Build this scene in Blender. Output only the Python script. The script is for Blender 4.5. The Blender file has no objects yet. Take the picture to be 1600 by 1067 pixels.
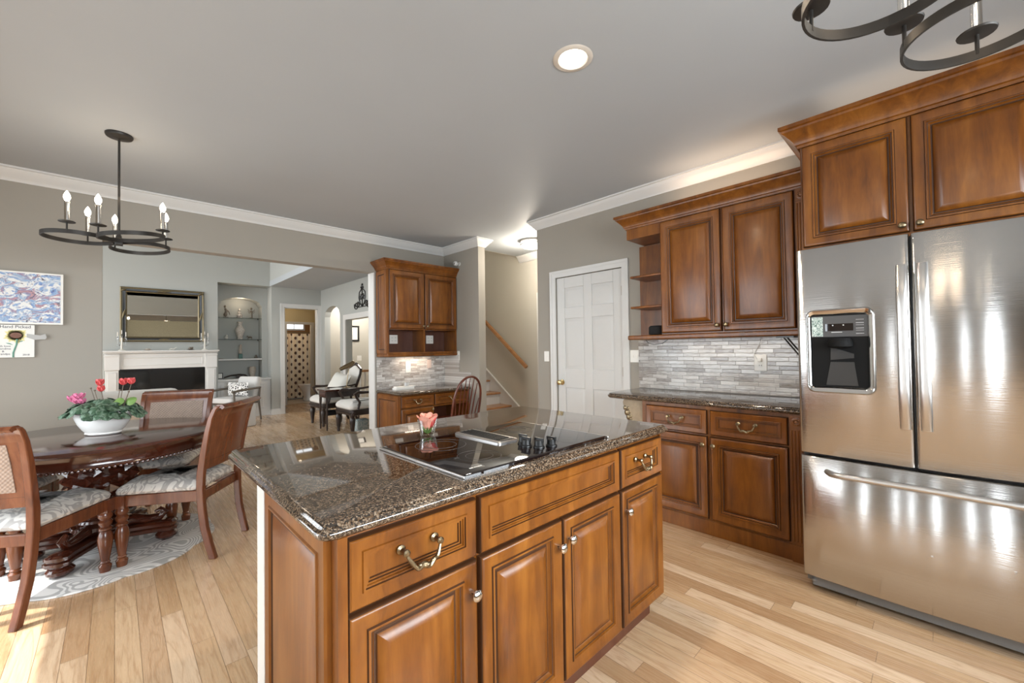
import bpy, bmesh, math, random
from math import sin, cos, pi, radians, sqrt, atan2
from mathutils import Vector, Matrix
random.seed(7)
S = bpy.context.scene
C = S.collection

# ------------------------------------------------------------------ camera, world, light, exposure
F_PX = 644.0
cam_d = bpy.data.cameras.new('camera'); cam_d.sensor_width = 36.0; cam_d.lens = 36.0 * F_PX / 1600.0
cam_d.clip_start = 0.05
cam = bpy.data.objects.new('camera', cam_d); C.objects.link(cam); S.camera = cam
yaw, pitch, roll = radians(43.90), radians(1.00), radians(-0.80)
Fv = Vector((sin(yaw) * cos(pitch), cos(yaw) * cos(pitch), sin(pitch)))
R0 = Vector((cos(yaw), -sin(yaw), 0)); U0 = R0.cross(Fv)
Rv = R0 * cos(roll) + U0 * sin(roll); Uv = U0 * cos(roll) - R0 * sin(roll)
cam.matrix_world = Matrix(((Rv.x, Uv.x, -Fv.x, 0), (Rv.y, Uv.y, -Fv.y, 0), (Rv.z, Uv.z, -Fv.z, 1.286), (0, 0, 0, 1)))

S.view_settings.view_transform = 'Standard'; S.view_settings.look = 'None'
S.view_settings.gamma = 1.0; S.view_settings.use_curve_mapping = False
S.view_settings.exposure = -0.28
S.cycles.use_denoising = True
S.cycles.max_bounces = 10; S.cycles.diffuse_bounces = 6; S.cycles.glossy_bounces = 5
S.cycles.caustics_reflective = False; S.cycles.caustics_refractive = False
S.cycles.sample_clamp_indirect = 6.0

W = bpy.data.worlds.new('sky'); S.world = W; W.use_nodes = True
_b = W.node_tree.nodes['Background']
_b.inputs[0].default_value = (0.80, 0.90, 1.0, 1); _b.inputs[1].default_value = 1.6

def area(name, loc, target, sx, sy, power, col=(1, 1, 1), spread=None, rot=None):
    d = bpy.data.lights.new(name, 'AREA'); d.shape = 'RECTANGLE'; d.size = sx; d.size_y = sy
    d.energy = power; d.color = col
    if spread: d.spread = spread
    o = bpy.data.objects.new(name, d); C.objects.link(o); o.location = loc
    v = Vector(target) - Vector(loc); o.rotation_euler = rot if rot else v.to_track_quat('-Z', 'Y').to_euler()
    return o
def point(name, loc, power, col=(1, 1, 1), r=0.04):
    d = bpy.data.lights.new(name, 'POINT'); d.energy = power; d.color = col; d.shadow_soft_size = r
    o = bpy.data.objects.new(name, d); C.objects.link(o); o.location = loc; return o
def spot(name, loc, target, power, col, ang, blend=.6, r=.05):
    d = bpy.data.lights.new(name, 'SPOT'); d.energy = power; d.color = col; d.spot_size = radians(ang); d.spot_blend = blend; d.shadow_soft_size = r
    o = bpy.data.objects.new(name, d); C.objects.link(o); o.location = loc
    v = Vector(target) - Vector(loc); o.rotation_euler = v.to_track_quat('-Z', 'Y').to_euler(); return o
DAY = (0.88, 0.95, 1.0); WARM = (1.0, 0.80, 0.58)
# sun through the glazed doors on the left
sd = bpy.data.lights.new('sun', 'SUN'); sd.energy = 18.0; sd.angle = radians(0.6); sd.color = (1, .96, .88)
so = bpy.data.objects.new('sun', sd); C.objects.link(so)
so.rotation_euler = Vector((cos(radians(52.5)) * .985, -cos(radians(52.5)) * .17, -sin(radians(52.5)))).to_track_quat('-Z', 'Y').to_euler()
# daylight arriving at the windows (each lamp stands just outside its opening)
area('daylight_doors', (-1.86, 2.9, 1.08), (0, 2.9, .38), 2.9, 2.0, 112, DAY, radians(150))
area('daylight_sink', (0.9, -1.78, 1.55), (0.9, 0, .85), 3.4, 1.25, 235, DAY, radians(150))
for y_, w_ in ((-.85, .14), (-.47, .04), (-.01, .05), (.345, .03), (.585, .03), (1.10, .05)): area('streak_daylight', (-1.86, y_, 1.2), (0, y_, 1.2), w_, 2.3, 70 * w_, DAY)  # thin unseen sources added to draw vertical streaks in the fridge steel
area('daylight_living', (-3.16, 7.3, 1.7), (0, 7.3, 1.7), 3.4, 2.6, 280, (.97, .975, .97))
area('daylight_living_high', (-3.16, 7.3, 4.0), (0, 7.3, 4.0), 3.4, 1.4, 115, (.97, .975, .97))

# ------------------------------------------------------------------ node helpers
def new_mat(name):
    m = bpy.data.materials.new(name); m.use_nodes = True
    nt = m.node_tree; nt.nodes.clear()
    out = nt.nodes.new('ShaderNodeOutputMaterial'); bs = nt.nodes.new('ShaderNodeBsdfPrincipled')
    nt.links.new(bs.outputs[0], out.inputs[0])
    return m, nt, bs
class G:
    def __init__(s, nt): s.nt = nt
    def _in(s, sock, v):
        if hasattr(v, 'is_linked') or hasattr(v, 'links'): s.nt.links.new(v, sock)
        elif v is not None: sock.default_value = v
    def node(s, t, ins=None, **kw):
        n = s.nt.nodes.new(t)
        for k, v in kw.items(): setattr(n, k, v)
        for k, v in (ins or {}).items(): s._in(n.inputs[k], v)
        return n
    def m(s, op, a, b=None, c=None, clamp=False):
        n = s.node('ShaderNodeMath', operation=op, use_clamp=clamp); s._in(n.inputs[0], a)
        if b is not None: s._in(n.inputs[1], b)
        if c is not None: s._in(n.inputs[2], c)
        return n.outputs[0]
    def xyz(s, v): 
        n = s.node('ShaderNodeSeparateXYZ', {0: v}); return n.outputs
    def vec(s, x, y, z=0.0):
        return s.node('ShaderNodeCombineXYZ', {0: x, 1: y, 2: z}).outputs[0]
    def coord(s, which='Object'): return s.node('ShaderNodeTexCoord').outputs[which]
    def pos(s): return s.node('ShaderNodeNewGeometry').outputs['Position']
    def map(s, v, scale=(1, 1, 1), loc=(0, 0, 0), rot=(0, 0, 0)):
        n = s.node('ShaderNodeMapping', {'Vector': v}); n.inputs['Scale'].default_value = scale
        n.inputs['Location'].default_value = loc; n.inputs['Rotation'].default_value = rot; return n.outputs[0]
    def noise(s, v, scale=5, detail=3, rough=.5, dist=0.0, out=0):
        return s.node('ShaderNodeTexNoise', {'Vector': v, 'Scale': scale, 'Detail': detail, 'Roughness': rough, 'Distortion': dist}).outputs[out]
    def ramp(s, f, stops, interp='LINEAR'):
        n = s.node('ShaderNodeValToRGB', {0: f}); cr = n.color_ramp; cr.interpolation = interp
        while len(cr.elements) < len(stops): cr.elements.new(.5)
        for e, (p, c) in zip(cr.elements, stops): e.position = p; e.color = (*c, 1) if len(c) == 3 else c
        return n.outputs[0]
    def mix(s, f, a, b, mode='MIX'):
        n = s.node('ShaderNodeMix', data_type='RGBA', blend_type=mode); s._in(n.inputs[0], f)
        s._in(n.inputs[6], (*a, 1) if isinstance(a, tuple) else a); s._in(n.inputs[7], (*b, 1) if isinstance(b, tuple) else b)
        return n.outputs[2]
    def bump(s, h, st=.2, d=.01): return s.node('ShaderNodeBump', {'Height': h, 'Strength': st, 'Distance': d}).outputs[0]
def setb(bs, nt, col=None, rough=None, metal=None, normal=None, **kw):
    g = G(nt)
    if col is not None: g._in(bs.inputs['Base Color'], (*col, 1) if isinstance(col, tuple) else col)
    if rough is not None: g._in(bs.inputs['Roughness'], rough)
    if metal is not None: g._in(bs.inputs['Metallic'], metal)
    if normal is not None: g._in(bs.inputs['Normal'], normal)
    for k, v in kw.items(): g._in(bs.inputs[k.replace('_', ' ')], v)
def plain(name, col, rough=.5, metal=0.0, var=.06, scale=14, bump=0.0, **kw):
    """one colour with a faint mottled variation"""
    m, nt, bs = new_mat(name); g = G(nt)
    n = g.noise(g.coord(), scale, 3)
    c = g.mix(n, tuple(x * (1 - var) for x in col), tuple(min(1, x * (1 + var)) for x in col))
    setb(bs, nt, c, rough, metal, g.bump(n, bump, .004) if bump else None, **kw); return m
def emit(name, col, st):
    m, nt, bs = new_mat(name); setb(bs, nt, col, .5); bs.inputs['Emission Color'].default_value = (*col, 1); bs.inputs['Emission Strength'].default_value = st; return m
def planks(g, u, v, row, length):
    """u across the rows, v along them -> row/piece random numbers and an edge distance"""
    r = g.m('FLOOR', g.m('DIVIDE', u, row))
    off = g.node('ShaderNodeTexWhiteNoise', {'W': r}, noise_dimensions='1D').outputs[0]
    vv = g.m('ADD', g.m('DIVIDE', v, length), g.m('MULTIPLY', off, 7.3))
    p = g.m('FLOOR', vv)
    wn = g.node('ShaderNodeTexWhiteNoise', {'Vector': g.vec(r, p, 3.1)}, noise_dimensions='3D')
    fu = g.m('FRACT', g.m('DIVIDE', u, row)); fv = g.m('FRACT', vv)
    du = g.m('MULTIPLY', g.m('MINIMUM', fu, g.m('SUBTRACT', 1.0, fu)), row)
    dv = g.m('MULTIPLY', g.m('MINIMUM', fv, g.m('SUBTRACT', 1.0, fv)), length)
    return wn.outputs[0], wn.outputs[1], g.m('MINIMUM', du, dv)

# ------------------------------------------------------------------ materials
def wood(name, dark, mid, light, rough=.3, axis=2, scale=1.0, coat=.3):
    m, nt, bs = new_mat(name); g = G(nt)
    sc = [9 * scale, 9 * scale, 9 * scale]; sc[axis] = 1.1 * scale
    v = g.map(g.coord(), tuple(sc))
    n1 = g.noise(v, 1.6, 5, .62, .6); n2 = g.noise(v, 9.0, 4, .7)
    blot = g.noise(g.coord(), 4.5, 3, .6)
    f = g.m('ADD', g.m('MULTIPLY', n1, .7), g.m('ADD', g.m('MULTIPLY', n2, .16), g.m('MULTIPLY', blot, .28)))
    c = g.ramp(f, [(.36, dark), (.56, mid), (.78, light)])
    setb(bs, nt, c, rough, 0.0, g.bump(n2, .05, .002), Coat_Weight=coat, Coat_Roughness=.15); return m
CAB = wood('cabinet_maple_stain', (.066, .017, .0015), (.165, .050, .004), (.265, .095, .012), .34, coat=.08)
GLAZE = plain('cabinet_dark_glaze', (.050, .018, .006), .4)
CABIN = wood('cabinet_interior_stain', (.05, .013, .006), (.085, .024, .011), (.12, .04, .018), .4)
CHAIRW = wood('dining_cherry', (.060, .015, .006), (.120, .034, .012), (.20, .068, .026), .25, 2, 1.2)
TABLEW = wood('table_mahogany', (.024, .006, .003), (.050, .012, .006), (.09, .024, .011), .12, 0, 1.0, .6)
WINDW = wood('windsor_cherry', (.05, .011, .006), (.095, .021, .011), (.14, .035, .016), .3)
DARKW = wood('carved_dark_walnut', (.010, .006, .005), (.022, .011, .008), (.045, .022, .014), .35)
OAKR = wood('oak_rail', (.22, .10, .035), (.36, .17, .065), (.45, .24, .10), .35, 1)
DRIFT = wood('weathered_chair_wood', (.06, .05, .04), (.11, .09, .07), (.16, .13, .1), .5)

def floor_mat():
    m, nt, bs = new_mat('oak_floor_boards'); g = G(nt)
    p = g.xyz(g.pos()); x, y = p[0], p[1]
    r1, rc, e = planks(g, x, y, .082, 1.05)
    rs = g.xyz(rc)
    v = g.vec(g.m('ADD', g.m('MULTIPLY', x, 9.0), g.m('MULTIPLY', rs[0], 40)), g.m('ADD', g.m('MULTIPLY', y, .9), g.m('MULTIPLY', rs[1], 30)), 0.0)
    n1 = g.noise(v, 1.4, 3, .5, .8)
    rings = g.m('FRACT', g.m('MULTIPLY', n1, 7.0))
    rings = g.m('ABSOLUTE', g.m('SUBTRACT', g.m('MULTIPLY', rings, 2.0), 1.0))
    fine = g.noise(g.vec(g.m('MULTIPLY', x, 160.0), g.m('MULTIPLY', y, 5.0), r1), 1.0, 3, .6)
    base = g.ramp(r1, [(0.0, (.42, .255, .135)), (.25, (.54, .355, .20)), (.60, (.62, .43, .26)), (.88, (.70, .51, .34)), (1.0, (.46, .28, .15))])
    c = g.mix(g.m('MULTIPLY', g.m('POWER', rings, 3.0), .45), base, (.33, .17, .075))
    c = g.mix(g.m('MULTIPLY', g.m('SUBTRACT', fine, .35, clamp=True), .55), c, (.32, .17, .08))
    gap = g.m('LESS_THAN', e, .0011)
    c = g.mix(g.m('MULTIPLY', gap, .75), c, (.13, .07, .035))
    setb(bs, nt, c, g.m('ADD', .20, g.m('MULTIPLY', fine, .14)), 0.0, g.bump(g.m('SUBTRACT', 1.0, gap), .25, .001), Coat_Weight=.35, Coat_Roughness=.16); return m
FLOOR = floor_mat()
def tile_mat(name, axis):
    m, nt, bs = new_mat(name); g = G(nt)
    p = g.xyz(g.pos()); u = p[2]; v = p[axis]
    r1, rc, e = planks(g, u, v, .0315, .135); rs = g.xyz(rc)
    vv = g.vec(g.m('ADD', g.m('MULTIPLY', v, 14.0), g.m('MULTIPLY', rs[0], 50)), g.m('ADD', g.m('MULTIPLY', u, 190.0), g.m('MULTIPLY', rs[1], 70)), 0.0)
    n = g.noise(vv, 1.0, 4, .65, .4)
    f = g.m('ADD', g.m('MULTIPLY', n, .75), g.m('MULTIPLY', r1, .28))
    c = g.ramp(f, [(.30, (.20, .17, .15)), (.45, (.42, .39, .36)), (.60, (.60, .58, .55)), (.78, (.74, .73, .71))])
    gap = g.m('LESS_THAN', e, .0014)
    c = g.mix(gap, c, (.26, .25, .235))
    setb(bs, nt, c, g.m('ADD', .12, g.m('MULTIPLY', gap, .5)), 0.0, g.bump(g.m('MULTIPLY', e, 300.0, clamp=True), .25, .002)); return m
TILE_Y = tile_mat('mosaic_strip_tile', 1); TILE_X = tile_mat('mosaic_strip_tile_desk', 0)
def granite():
    m, nt, bs = new_mat('brown_granite'); g = G(nt)
    v = g.coord()
    vo = g.node('ShaderNodeTexVoronoi', {'Vector': v, 'Scale': 300.0}); cell = g.xyz(vo.outputs['Color'])[0]
    n = g.noise(v, 45, 5, .65); f = g.m('ADD', g.m('MULTIPLY', cell, .62), g.m('MULTIPLY', n, .38))
    c = g.ramp(f, [(.22, (.008, .007, .006)), (.42, (.035, .022, .014)), (.58, (.10, .062, .036)), (.72, (.19, .135, .09)), (.86, (.27, .215, .16))])
    setb(bs, nt, c, .045, 0.0, None, Specular_IOR_Level=1.0); return m
GRAN = granite()
def wall_mat(name, col, var=.03):
    m, nt, bs = new_mat(name); g = G(nt); n = g.noise(g.pos(), 2.0, 2); n2 = g.noise(g.pos(), 260, 2)
    c = g.mix(n, tuple(x * (1 - var) for x in col), tuple(x * (1 + var) for x in col))
    setb(bs, nt, c, .65, 0.0, g.bump(n2, .06, .002)); return m
WALL = wall_mat('greige_wall_paint', (.315, .288, .245))
WALLL = wall_mat('pale_grey_wall_paint', (.40, .41, .388))
CEIL = wall_mat('ceiling_paint', (.42, .448, .468))
HALLP = wall_mat('hall_beige_paint', (.52, .49, .425))
TAN = wall_mat('vestibule_tan_paint', (.50, .41, .24)); RUST = wall_mat('bathroom_rust_paint', (.36, .19, .07))
WHITE = plain('white_trim_paint', (.64, .635, .615), .35, 0, .015)
DOORW = plain('white_door_paint', (.60, .595, .575), .38, 0, .015)
PLATE = plain('ivory_switch_plate', (.82, .80, .75), .35, 0, .01)
def steel():
    m, nt, bs = new_mat('brushed_stainless_steel'); g = G(nt)
    p = g.map(g.pos(), (2, 2, 420)); n = g.noise(p, 1.0, 2, .5)
    c = g.mix(n, (.545, .525, .505), (.585, .565, .545))
    setb(bs, nt, c, g.m('ADD', .15, g.m('MULTIPLY', n, .03)), 1.0, g.bump(g.noise(g.map(g.pos(), (3, 3, 380)), 1.0, 1, .4), .35, .0012))
    bs.inputs['Anisotropic'].default_value = 1.0
    g._in(bs.inputs['Tangent'], g.vec(0.0, 0.0, 1.0)); return m
STEEL = steel()
STEELH = plain('satin_steel', (.62, .60, .58), .33, 1.0, .03)
CHROME = plain('polished_nickel', (.75, .74, .72), .12, 1.0, .02)
BRASSP = plain('aged_brass', (.28, .215, .13), .32, 1.0, .25, 90)
BRASS = plain('polished_brass', (.72, .56, .28), .2, 1.0, .05)
IRON = plain('dark_bronze_iron', (.040, .036, .032), .45, .6, .1)
BLACK = plain('black_plastic', (.010, .010, .010), .3, 0, .05)
BLACKM = plain('matte_black_dispenser', (.006, .006, .006), .7, 0, .05, 14, 0, Specular_IOR_Level=.15)
BLACKF = plain('black_fabric', (.008, .008, .009), .85, 0, .2, 90)
GREYP = plain('grey_plastic', (.20, .205, .21), .45)
DARKGL = plain('black_ceramic_glass', (.006, .003, .003), .02, 0, .02, 14, 0, Specular_IOR_Level=.9)
FIREGL = plain('black_fire_glass', (.008, .008, .008), .06, 0, .2, 6)
MIRROR = plain('silvered_mirror', (.86, .88, .87), .015, 1.0, .0)
CERAM = plain('white_ceramic', (.78, .77, .74), .3, 0, .03, 60)
SOFA = plain('ivory_upholstery', (.72, .70, .66), .85, 0, .05, 120, .2)
LINEN = plain('cream_linen', (.70, .69, .64), .85, 0, .05, 120, .2)
GREYU = plain('light_grey_upholstery', (.60, .59, .57), .85, 0, .05, 120, .2)
PAPER = plain('white_paper', (.82, .80, .75), .7)
def fabric_swirl(name, a, b, scale, dist, thr, k=5.0):
    m, nt, bs = new_mat(name); g = G(nt)
    v = g.coord(); n = g.noise(v, scale, 1.2, .4, dist)
    w = g.m('ABSOLUTE', g.m('SUBTRACT', g.m('FRACT', g.m('MULTIPLY', n, k)), .5))
    f = g.ramp(w, [(thr - .05, (0, 0, 0)), (thr + .05, (1, 1, 1))])
    weave = g.noise(v, 600, 2)
    setb(bs, nt, g.mix(f, a, b), .7, 0.0, g.bump(weave, .2, .002)); return m
DAMASK = fabric_swirl('grey_damask', (.36, .345, .33), (.62, .60, .565), 8.0, 2.0, .24)
RUGM = fabric_swirl('swirl_line_rug', (.40, .395, .385), (.70, .69, .67), 3.0, .6, .25, 22.0)
def weave_mat(name, a, b, sc=150):
    m, nt, bs = new_mat(name); g = G(nt); p = g.xyz(g.coord())
    s1 = g.m('SINE', g.m('MULTIPLY', g.m('ADD', p[0], p[1]), sc * 2.0)); s2 = g.m('SINE', g.m('MULTIPLY', p[2], sc * 2.0))
    f = g.m('ADD', .5, g.m('MULTIPLY', g.m('MULTIPLY', s1, s2), .5))
    n = g.noise(g.coord(), 30, 3)
    c = g.mix(g.m('MULTIPLY', g.m('ADD', f, n), .5), a, b); setb(bs, nt, c, .55, 0.0, g.bump(f, .5, .003)); return m
WOVEN = weave_mat('woven_cane_panel', (.13, .085, .06), (.36, .27, .21))
def marble_strokes():
    m, nt, bs = new_mat('abstract_paint_strokes'); g = G(nt)
    v = g.map(g.coord(), (1.0, 1.0, 1.5))
    n = g.noise(v, 10.0, 7, .66, 2.2); hue = g.noise(v, 9.0, 4, .6, 1.6, 0); k = g.noise(g.map(v, (1, 1, 1), (4.2, 1.7, .3)), 11, 5, .7, 2.0)
    col = g.ramp(hue, [(.30, (.10, .15, .38)), (.42, (.20, .32, .55)), (.50, (.36, .46, .58)), (.55, (.24, .20, .32)), (.62, (.55, .30, .30)), (.68, (.12, .11, .19)), (.80, (.30, .30, .36))])
    f = g.ramp(n, [(.43, (0, 0, 0)), (.50, (1, 1, 1))]); c = g.mix(f, (.76, .75, .72), col)
    c = g.mix(g.ramp(k, [(.60, (0, 0, 0)), (.66, (1, 1, 1))]), c, (.07, .06, .10))
    setb(bs, nt, c, .5, 0.0, g.bump(n, .3, .004)); return m
ART = marble_strokes()
def curtain_mat():
    m, nt, bs = new_mat('spotted_shower_curtain'); g = G(nt); p = g.xyz(g.coord('Object'))
    u = g.m('DIVIDE', p[0], .10); r = g.m('FLOOR', u)
    w = g.m('ADD', g.m('DIVIDE', p[2], .20), g.m('MULTIPLY', g.m('MODULO', r, 2.0), .5))
    fu = g.m('SUBTRACT', g.m('FRACT', u), .5); fw = g.m('SUBTRACT', g.m('FRACT', w), .5)
    d = g.m('ADD', g.m('POWER', g.m('MULTIPLY', fu, .10 / .028), 2.0), g.m('POWER', g.m('MULTIPLY', fw, .20 / .042), 2.0))
    c = g.mix(g.m('LESS_THAN', d, 1.0), (.66, .56, .42), (.05, .022, .015)); setb(bs, nt, c, .7); return m
CURT = curtain_mat()
def dots_mat():
    m, nt, bs = new_mat('black_white_print'); g = G(nt)
    n = g.node('ShaderNodeTexVoronoi', {'Vector': g.coord(), 'Scale': 26.0}, feature='DISTANCE_TO_EDGE').outputs[0]
    setb(bs, nt, g.mix(g.m('LESS_THAN', n, .16), (.03, .03, .03), (.75, .74, .72)), .8); return m
PRINT = dots_mat()
def thin_glass(name, tint=(1, 1, 1), refl=.5):
    m = bpy.data.materials.new(name); m.use_nodes = True; nt = m.node_tree; nt.nodes.clear(); g = G(nt)
    out = nt.nodes.new('ShaderNodeOutputMaterial'); lw = g.node('ShaderNodeLayerWeight', {'Blend': .35})
    tr = g.node('ShaderNodeBsdfTransparent', {0: (*tint, 1)}); gl = g.node('ShaderNodeBsdfGlossy', {0: (1, 1, 1, 1), 'Roughness': .02})
    mx = g.node('ShaderNodeMixShader', {0: g.m('MULTIPLY', lw.outputs[0], refl), 1: tr.outputs[0], 2: gl.outputs[0]})
    nt.links.new(mx.outputs[0], out.inputs[0]); return m
GLASS = thin_glass('clear_glass'); SHELFGL = thin_glass('green_edge_glass', (.80, .86, .84), .6)
def leaf_mat():
    m, nt, bs = new_mat('marbled_cyclamen_leaf'); g = G(nt)
    n = g.noise(g.coord(), 42, 3, .6, .8); c = g.ramp(n, [(.36, (.020, .052, .028)), (.50, (.045, .095, .05)), (.58, (.16, .23, .17)), (.70, (.05, .10, .05))])
    setb(bs, nt, c, .45, 0.0, g.bump(n, .3, .004)); return m
LEAF = leaf_mat(); LEAFL = plain('young_leaf', (.14, .24, .06), .5, 0, .3, 30)
PINK = plain('pink_petal', (.66, .20, .34), .5, 0, .3, 60); RED = plain('coral_red_petal', (.62, .09, .09), .5, 0, .25, 60)
ROSEP = plain('peach_rose_petal', (.75, .33, .24), .5, 0, .25, 40); ROSER = plain('rose_red_petal', (.58, .07, .06), .5, 0, .3, 40)
STEM = plain('plant_stem', (.16, .12, .09), .6); SOIL = plain('potting_soil', (.03, .02, .015), .9)
BULB = emit('lit_bulb', (1, .90, .74), 14.0); LAMPW = emit('lit_lamp_lens', (1, .92, .80), 6.0)
PORC = plain('patterned_porcelain', (.55, .50, .45), .25, 0, .55, 45); JADE = plain('green_stone', (.03, .12, .09), .3, 0, .3, 40)
BRONZE = plain('figurine_bronze', (.16, .13, .10), .4, .3, .5, 50); BONE = plain('bone_white', (.70, .67, .60), .5, 0, .15, 40)
CLAY = plain('pale_clay', (.42, .36, .30), .6, 0, .3, 40); GILT = plain('antique_gilt', (.15, .12, .065), .4, .5, .25, 60)
YEL = plain('yellow_crayon', (.78, .70, .32), .8, 0, .15, 60); BROWN = plain('brown_crayon', (.20, .10, .07), .8, 0, .3, 90)
GRN = plain('green_crayon', (.16, .33, .25), .8, 0, .3, 60); INK = plain('dark_ink', (.06, .06, .08), .8)
ROSETTE = CAB

# ------------------------------------------------------------------ mesh building
class MB:
    def __init__(s): s.v = []; s.f = []; s.mi = []
    def add(s, vs, fs, mi=0):
        b = len(s.v); s.v += [tuple(p) for p in vs]
        for f in fs: s.f.append(tuple(i + b for i in f)); s.mi.append(mi)
    def box(s, x0, x1, y0, y1, z0, z1, mi=0):
        x0, x1 = min(x0, x1), max(x0, x1); y0, y1 = min(y0, y1), max(y0, y1); z0, z1 = min(z0, z1), max(z0, z1)
        s.add([(x0, y0, z0), (x1, y0, z0), (x1, y1, z0), (x0, y1, z0), (x0, y0, z1), (x1, y0, z1), (x1, y1, z1), (x0, y1, z1)],
              [(3, 2, 1, 0), (4, 5, 6, 7), (0, 1, 5, 4), (1, 2, 6, 5), (2, 3, 7, 6), (3, 0, 4, 7)], mi)
    def rings(s, rs, cap=(True, True), mi=0, closed=True, mis=None):
        n = len(rs[0]); b = len(s.v)
        for r in rs: s.v += [tuple(p) for p in r]
        for k in range(len(rs) - 1):
            for i in range(n if closed else n - 1):
                j = (i + 1) % n
                s.f.append((b + k * n + i, b + k * n + j, b + (k + 1) * n + j, b + (k + 1) * n + i)); s.mi.append(mis[k] if mis else mi)
        if closed and cap[0]: s.f.append(tuple(b + i for i in reversed(range(n)))); s.mi.append(mi)
        if closed and cap[1]: s.f.append(tuple(b + (len(rs) - 1) * n + i for i in range(n))); s.mi.append(mi)
    def lathe(s, prof, o=(0, 0, 0), n=20, axis='z', mi=0, cap=(True, True), sq=None):
        rs = []
        for r, t in prof:
            r = max(r, 1e-4); ring = []
            for i in range(n):
                a = 2 * pi * i / n; x, y = r * cos(a), r * sin(a)
                if axis == 'z': p = (o[0] + x, o[1] + y, o[2] + t)
                elif axis == 'y': p = (o[0] + x, o[1] + t, o[2] + y)
                else: p = (o[0] + t, o[1] + x, o[2] + y)
                ring.append(p)
            rs.append(ring)
        s.rings(rs, cap, mi)
    def cyl(s, o, r, h, n=16, axis='z', mi=0): s.lathe([(r, 0), (r, h)], o, n, axis, mi)
    def ball(s, o, r, n=14, m=9, sc=(1, 1, 1), mi=0):
        rs = []
        for k in range(m + 1):
            t = pi * k / m; rr = max(sin(t), .002) * r
            rs.append([(o[0] + rr * cos(2 * pi * i / n) * sc[0], o[1] + rr * sin(2 * pi * i / n) * sc[1], o[2] - r * cos(t) * sc[2]) for i in range(n)])
        s.rings(rs, (True, True), mi)
    def tube(s, pts, r, n=8, mi=0, closed=False, flat=None):
        """round (or flat = (half width along up, half thickness)) section swept along 3-D points"""
        P = [Vector(p) for p in pts]; m = len(P); rs = []; up = None
        for i in range(m):
            a = P[i - 1] if (i or closed) else P[i]; b = P[(i + 1) % m] if (i < m - 1 or closed) else P[i]
            t = (b - a).normalized()
            if flat: up = Vector((0, 0, 1)) if abs(t.z) < .95 else Vector((1, 0, 0))
            elif up is None: up = Vector((0, 0, 1)) if abs(t.z) < .9 else Vector((1, 0, 0))
            side = t.cross(up).normalized(); up2 = side.cross(t).normalized()
            if not flat: up = up2
            rr = r[i] if isinstance(r, (list, tuple)) else r
            if flat:
                h, w = flat; rs.append([P[i] + up2 * q * h + side * z * w for q, z in ((1, 1), (1, -1), (-1, -1), (-1, 1))])
            else: rs.append([P[i] + (side * cos(2 * pi * k / n) + up2 * sin(2 * pi * k / n)) * rr for k in range(n)])
        if closed: rs.append(rs[0]); s.rings(rs, (False, False), mi)
        else: s.rings(rs, (True, True), mi)
    def prism(s, poly, a, b, axis='z', mi=0):
        """2-D polygon pushed from a to b along an axis: z -> (x,y), y -> (x,z), x -> (y,z)"""
        f = {'z': lambda p, t: (p[0], p[1], t), 'y': lambda p, t: (p[0], t, p[1]), 'x': lambda p, t: (t, p[0], p[1])}[axis]
        s.rings([[f(p, a) for p in poly], [f(p, b) for p in poly]], (True, True), mi)
    def loft(s, poly, prof, mi=0):
        """closed outline (ccw) lofted through (outset, z) pairs"""
        s.rings([[(x, y, z) for x, y in offset(poly, d)] for d, z in prof], (True, True), mi)
    def panel(s, x0, x1, z0, z1, y, prof, glaze=(), axis='y'):
        """framed panel facing -y; prof = (inset, height in front of y)"""
        rs = []
        for d, h in prof: rs.append([(x0 + d, y - h, z0 + d), (x1 - d, y - h, z0 + d), (x1 - d, y - h, z1 - d), (x0 + d, y - h, z1 - d)])
        s.rings(rs, (True, True), 0, True, [1 if k in glaze else 0 for k in range(len(rs) - 1)])
    def sweep(s, prof, path, closed=False, mi=0):
        """profile of (out, z) swept along a 2-D path with mitred corners; out points left of the path"""
        n = len(path); rs = []
        for i in range(n):
            p = Vector(path[i])
            d0 = (p - Vector(path[i - 1])).normalized() if (i or closed) else None
            d1 = (Vector(path[(i + 1) % n]) - p).normalized() if (i < n - 1 or closed) else None
            d0 = d0 or d1; d1 = d1 or d0
            n0 = Vector((-d0.y, d0.x)); n1 = Vector((-d1.y, d1.x)); mm = (n0 + n1); mm = mm / max(.2, mm.dot(n0)) if mm.length > 1e-6 else n0
            rs.append([(p.x + mm.x * o, p.y + mm.y * o, z) for o, z in prof])
        if closed: rs.append(rs[0])
        s.rings(rs, (not closed, not closed), mi)
    def xf(s, M, i0=0):
        s.v[i0:] = [tuple(M @ Vector(p)) for p in s.v[i0:]]; return s
    def build(s, name, mat, parent=None, bevel=0, smooth=40, label=None, kind=None, seg=2):
        me = bpy.data.meshes.new(name); me.from_pydata(s.v, [], s.f)
        mats = mat if isinstance(mat, (list, tuple)) else [mat]
        for mm in mats: me.materials.append(mm)
        me.polygons.foreach_set('material_index', s.mi)
        bm = bmesh.new(); bm.from_mesh(me); bmesh.ops.recalc_face_normals(bm, faces=bm.faces[:]); bm.to_mesh(me); bm.free()
        if smooth: 
            me.polygons.foreach_set('use_smooth', [True] * len(me.polygons)); me.set_sharp_from_angle(angle=radians(smooth))
        me.update()
        o = bpy.data.objects.new(name, me); C.objects.link(o)
        if parent is not None: o.parent = parent
        if bevel:
            md = o.modifiers.new('bevel', 'BEVEL'); md.width = bevel; md.segments = seg; md.limit_method = 'ANGLE'; md.angle_limit = radians(40)
        if label: o['label'] = label
        if kind: o['kind'] = kind
        return o
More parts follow.
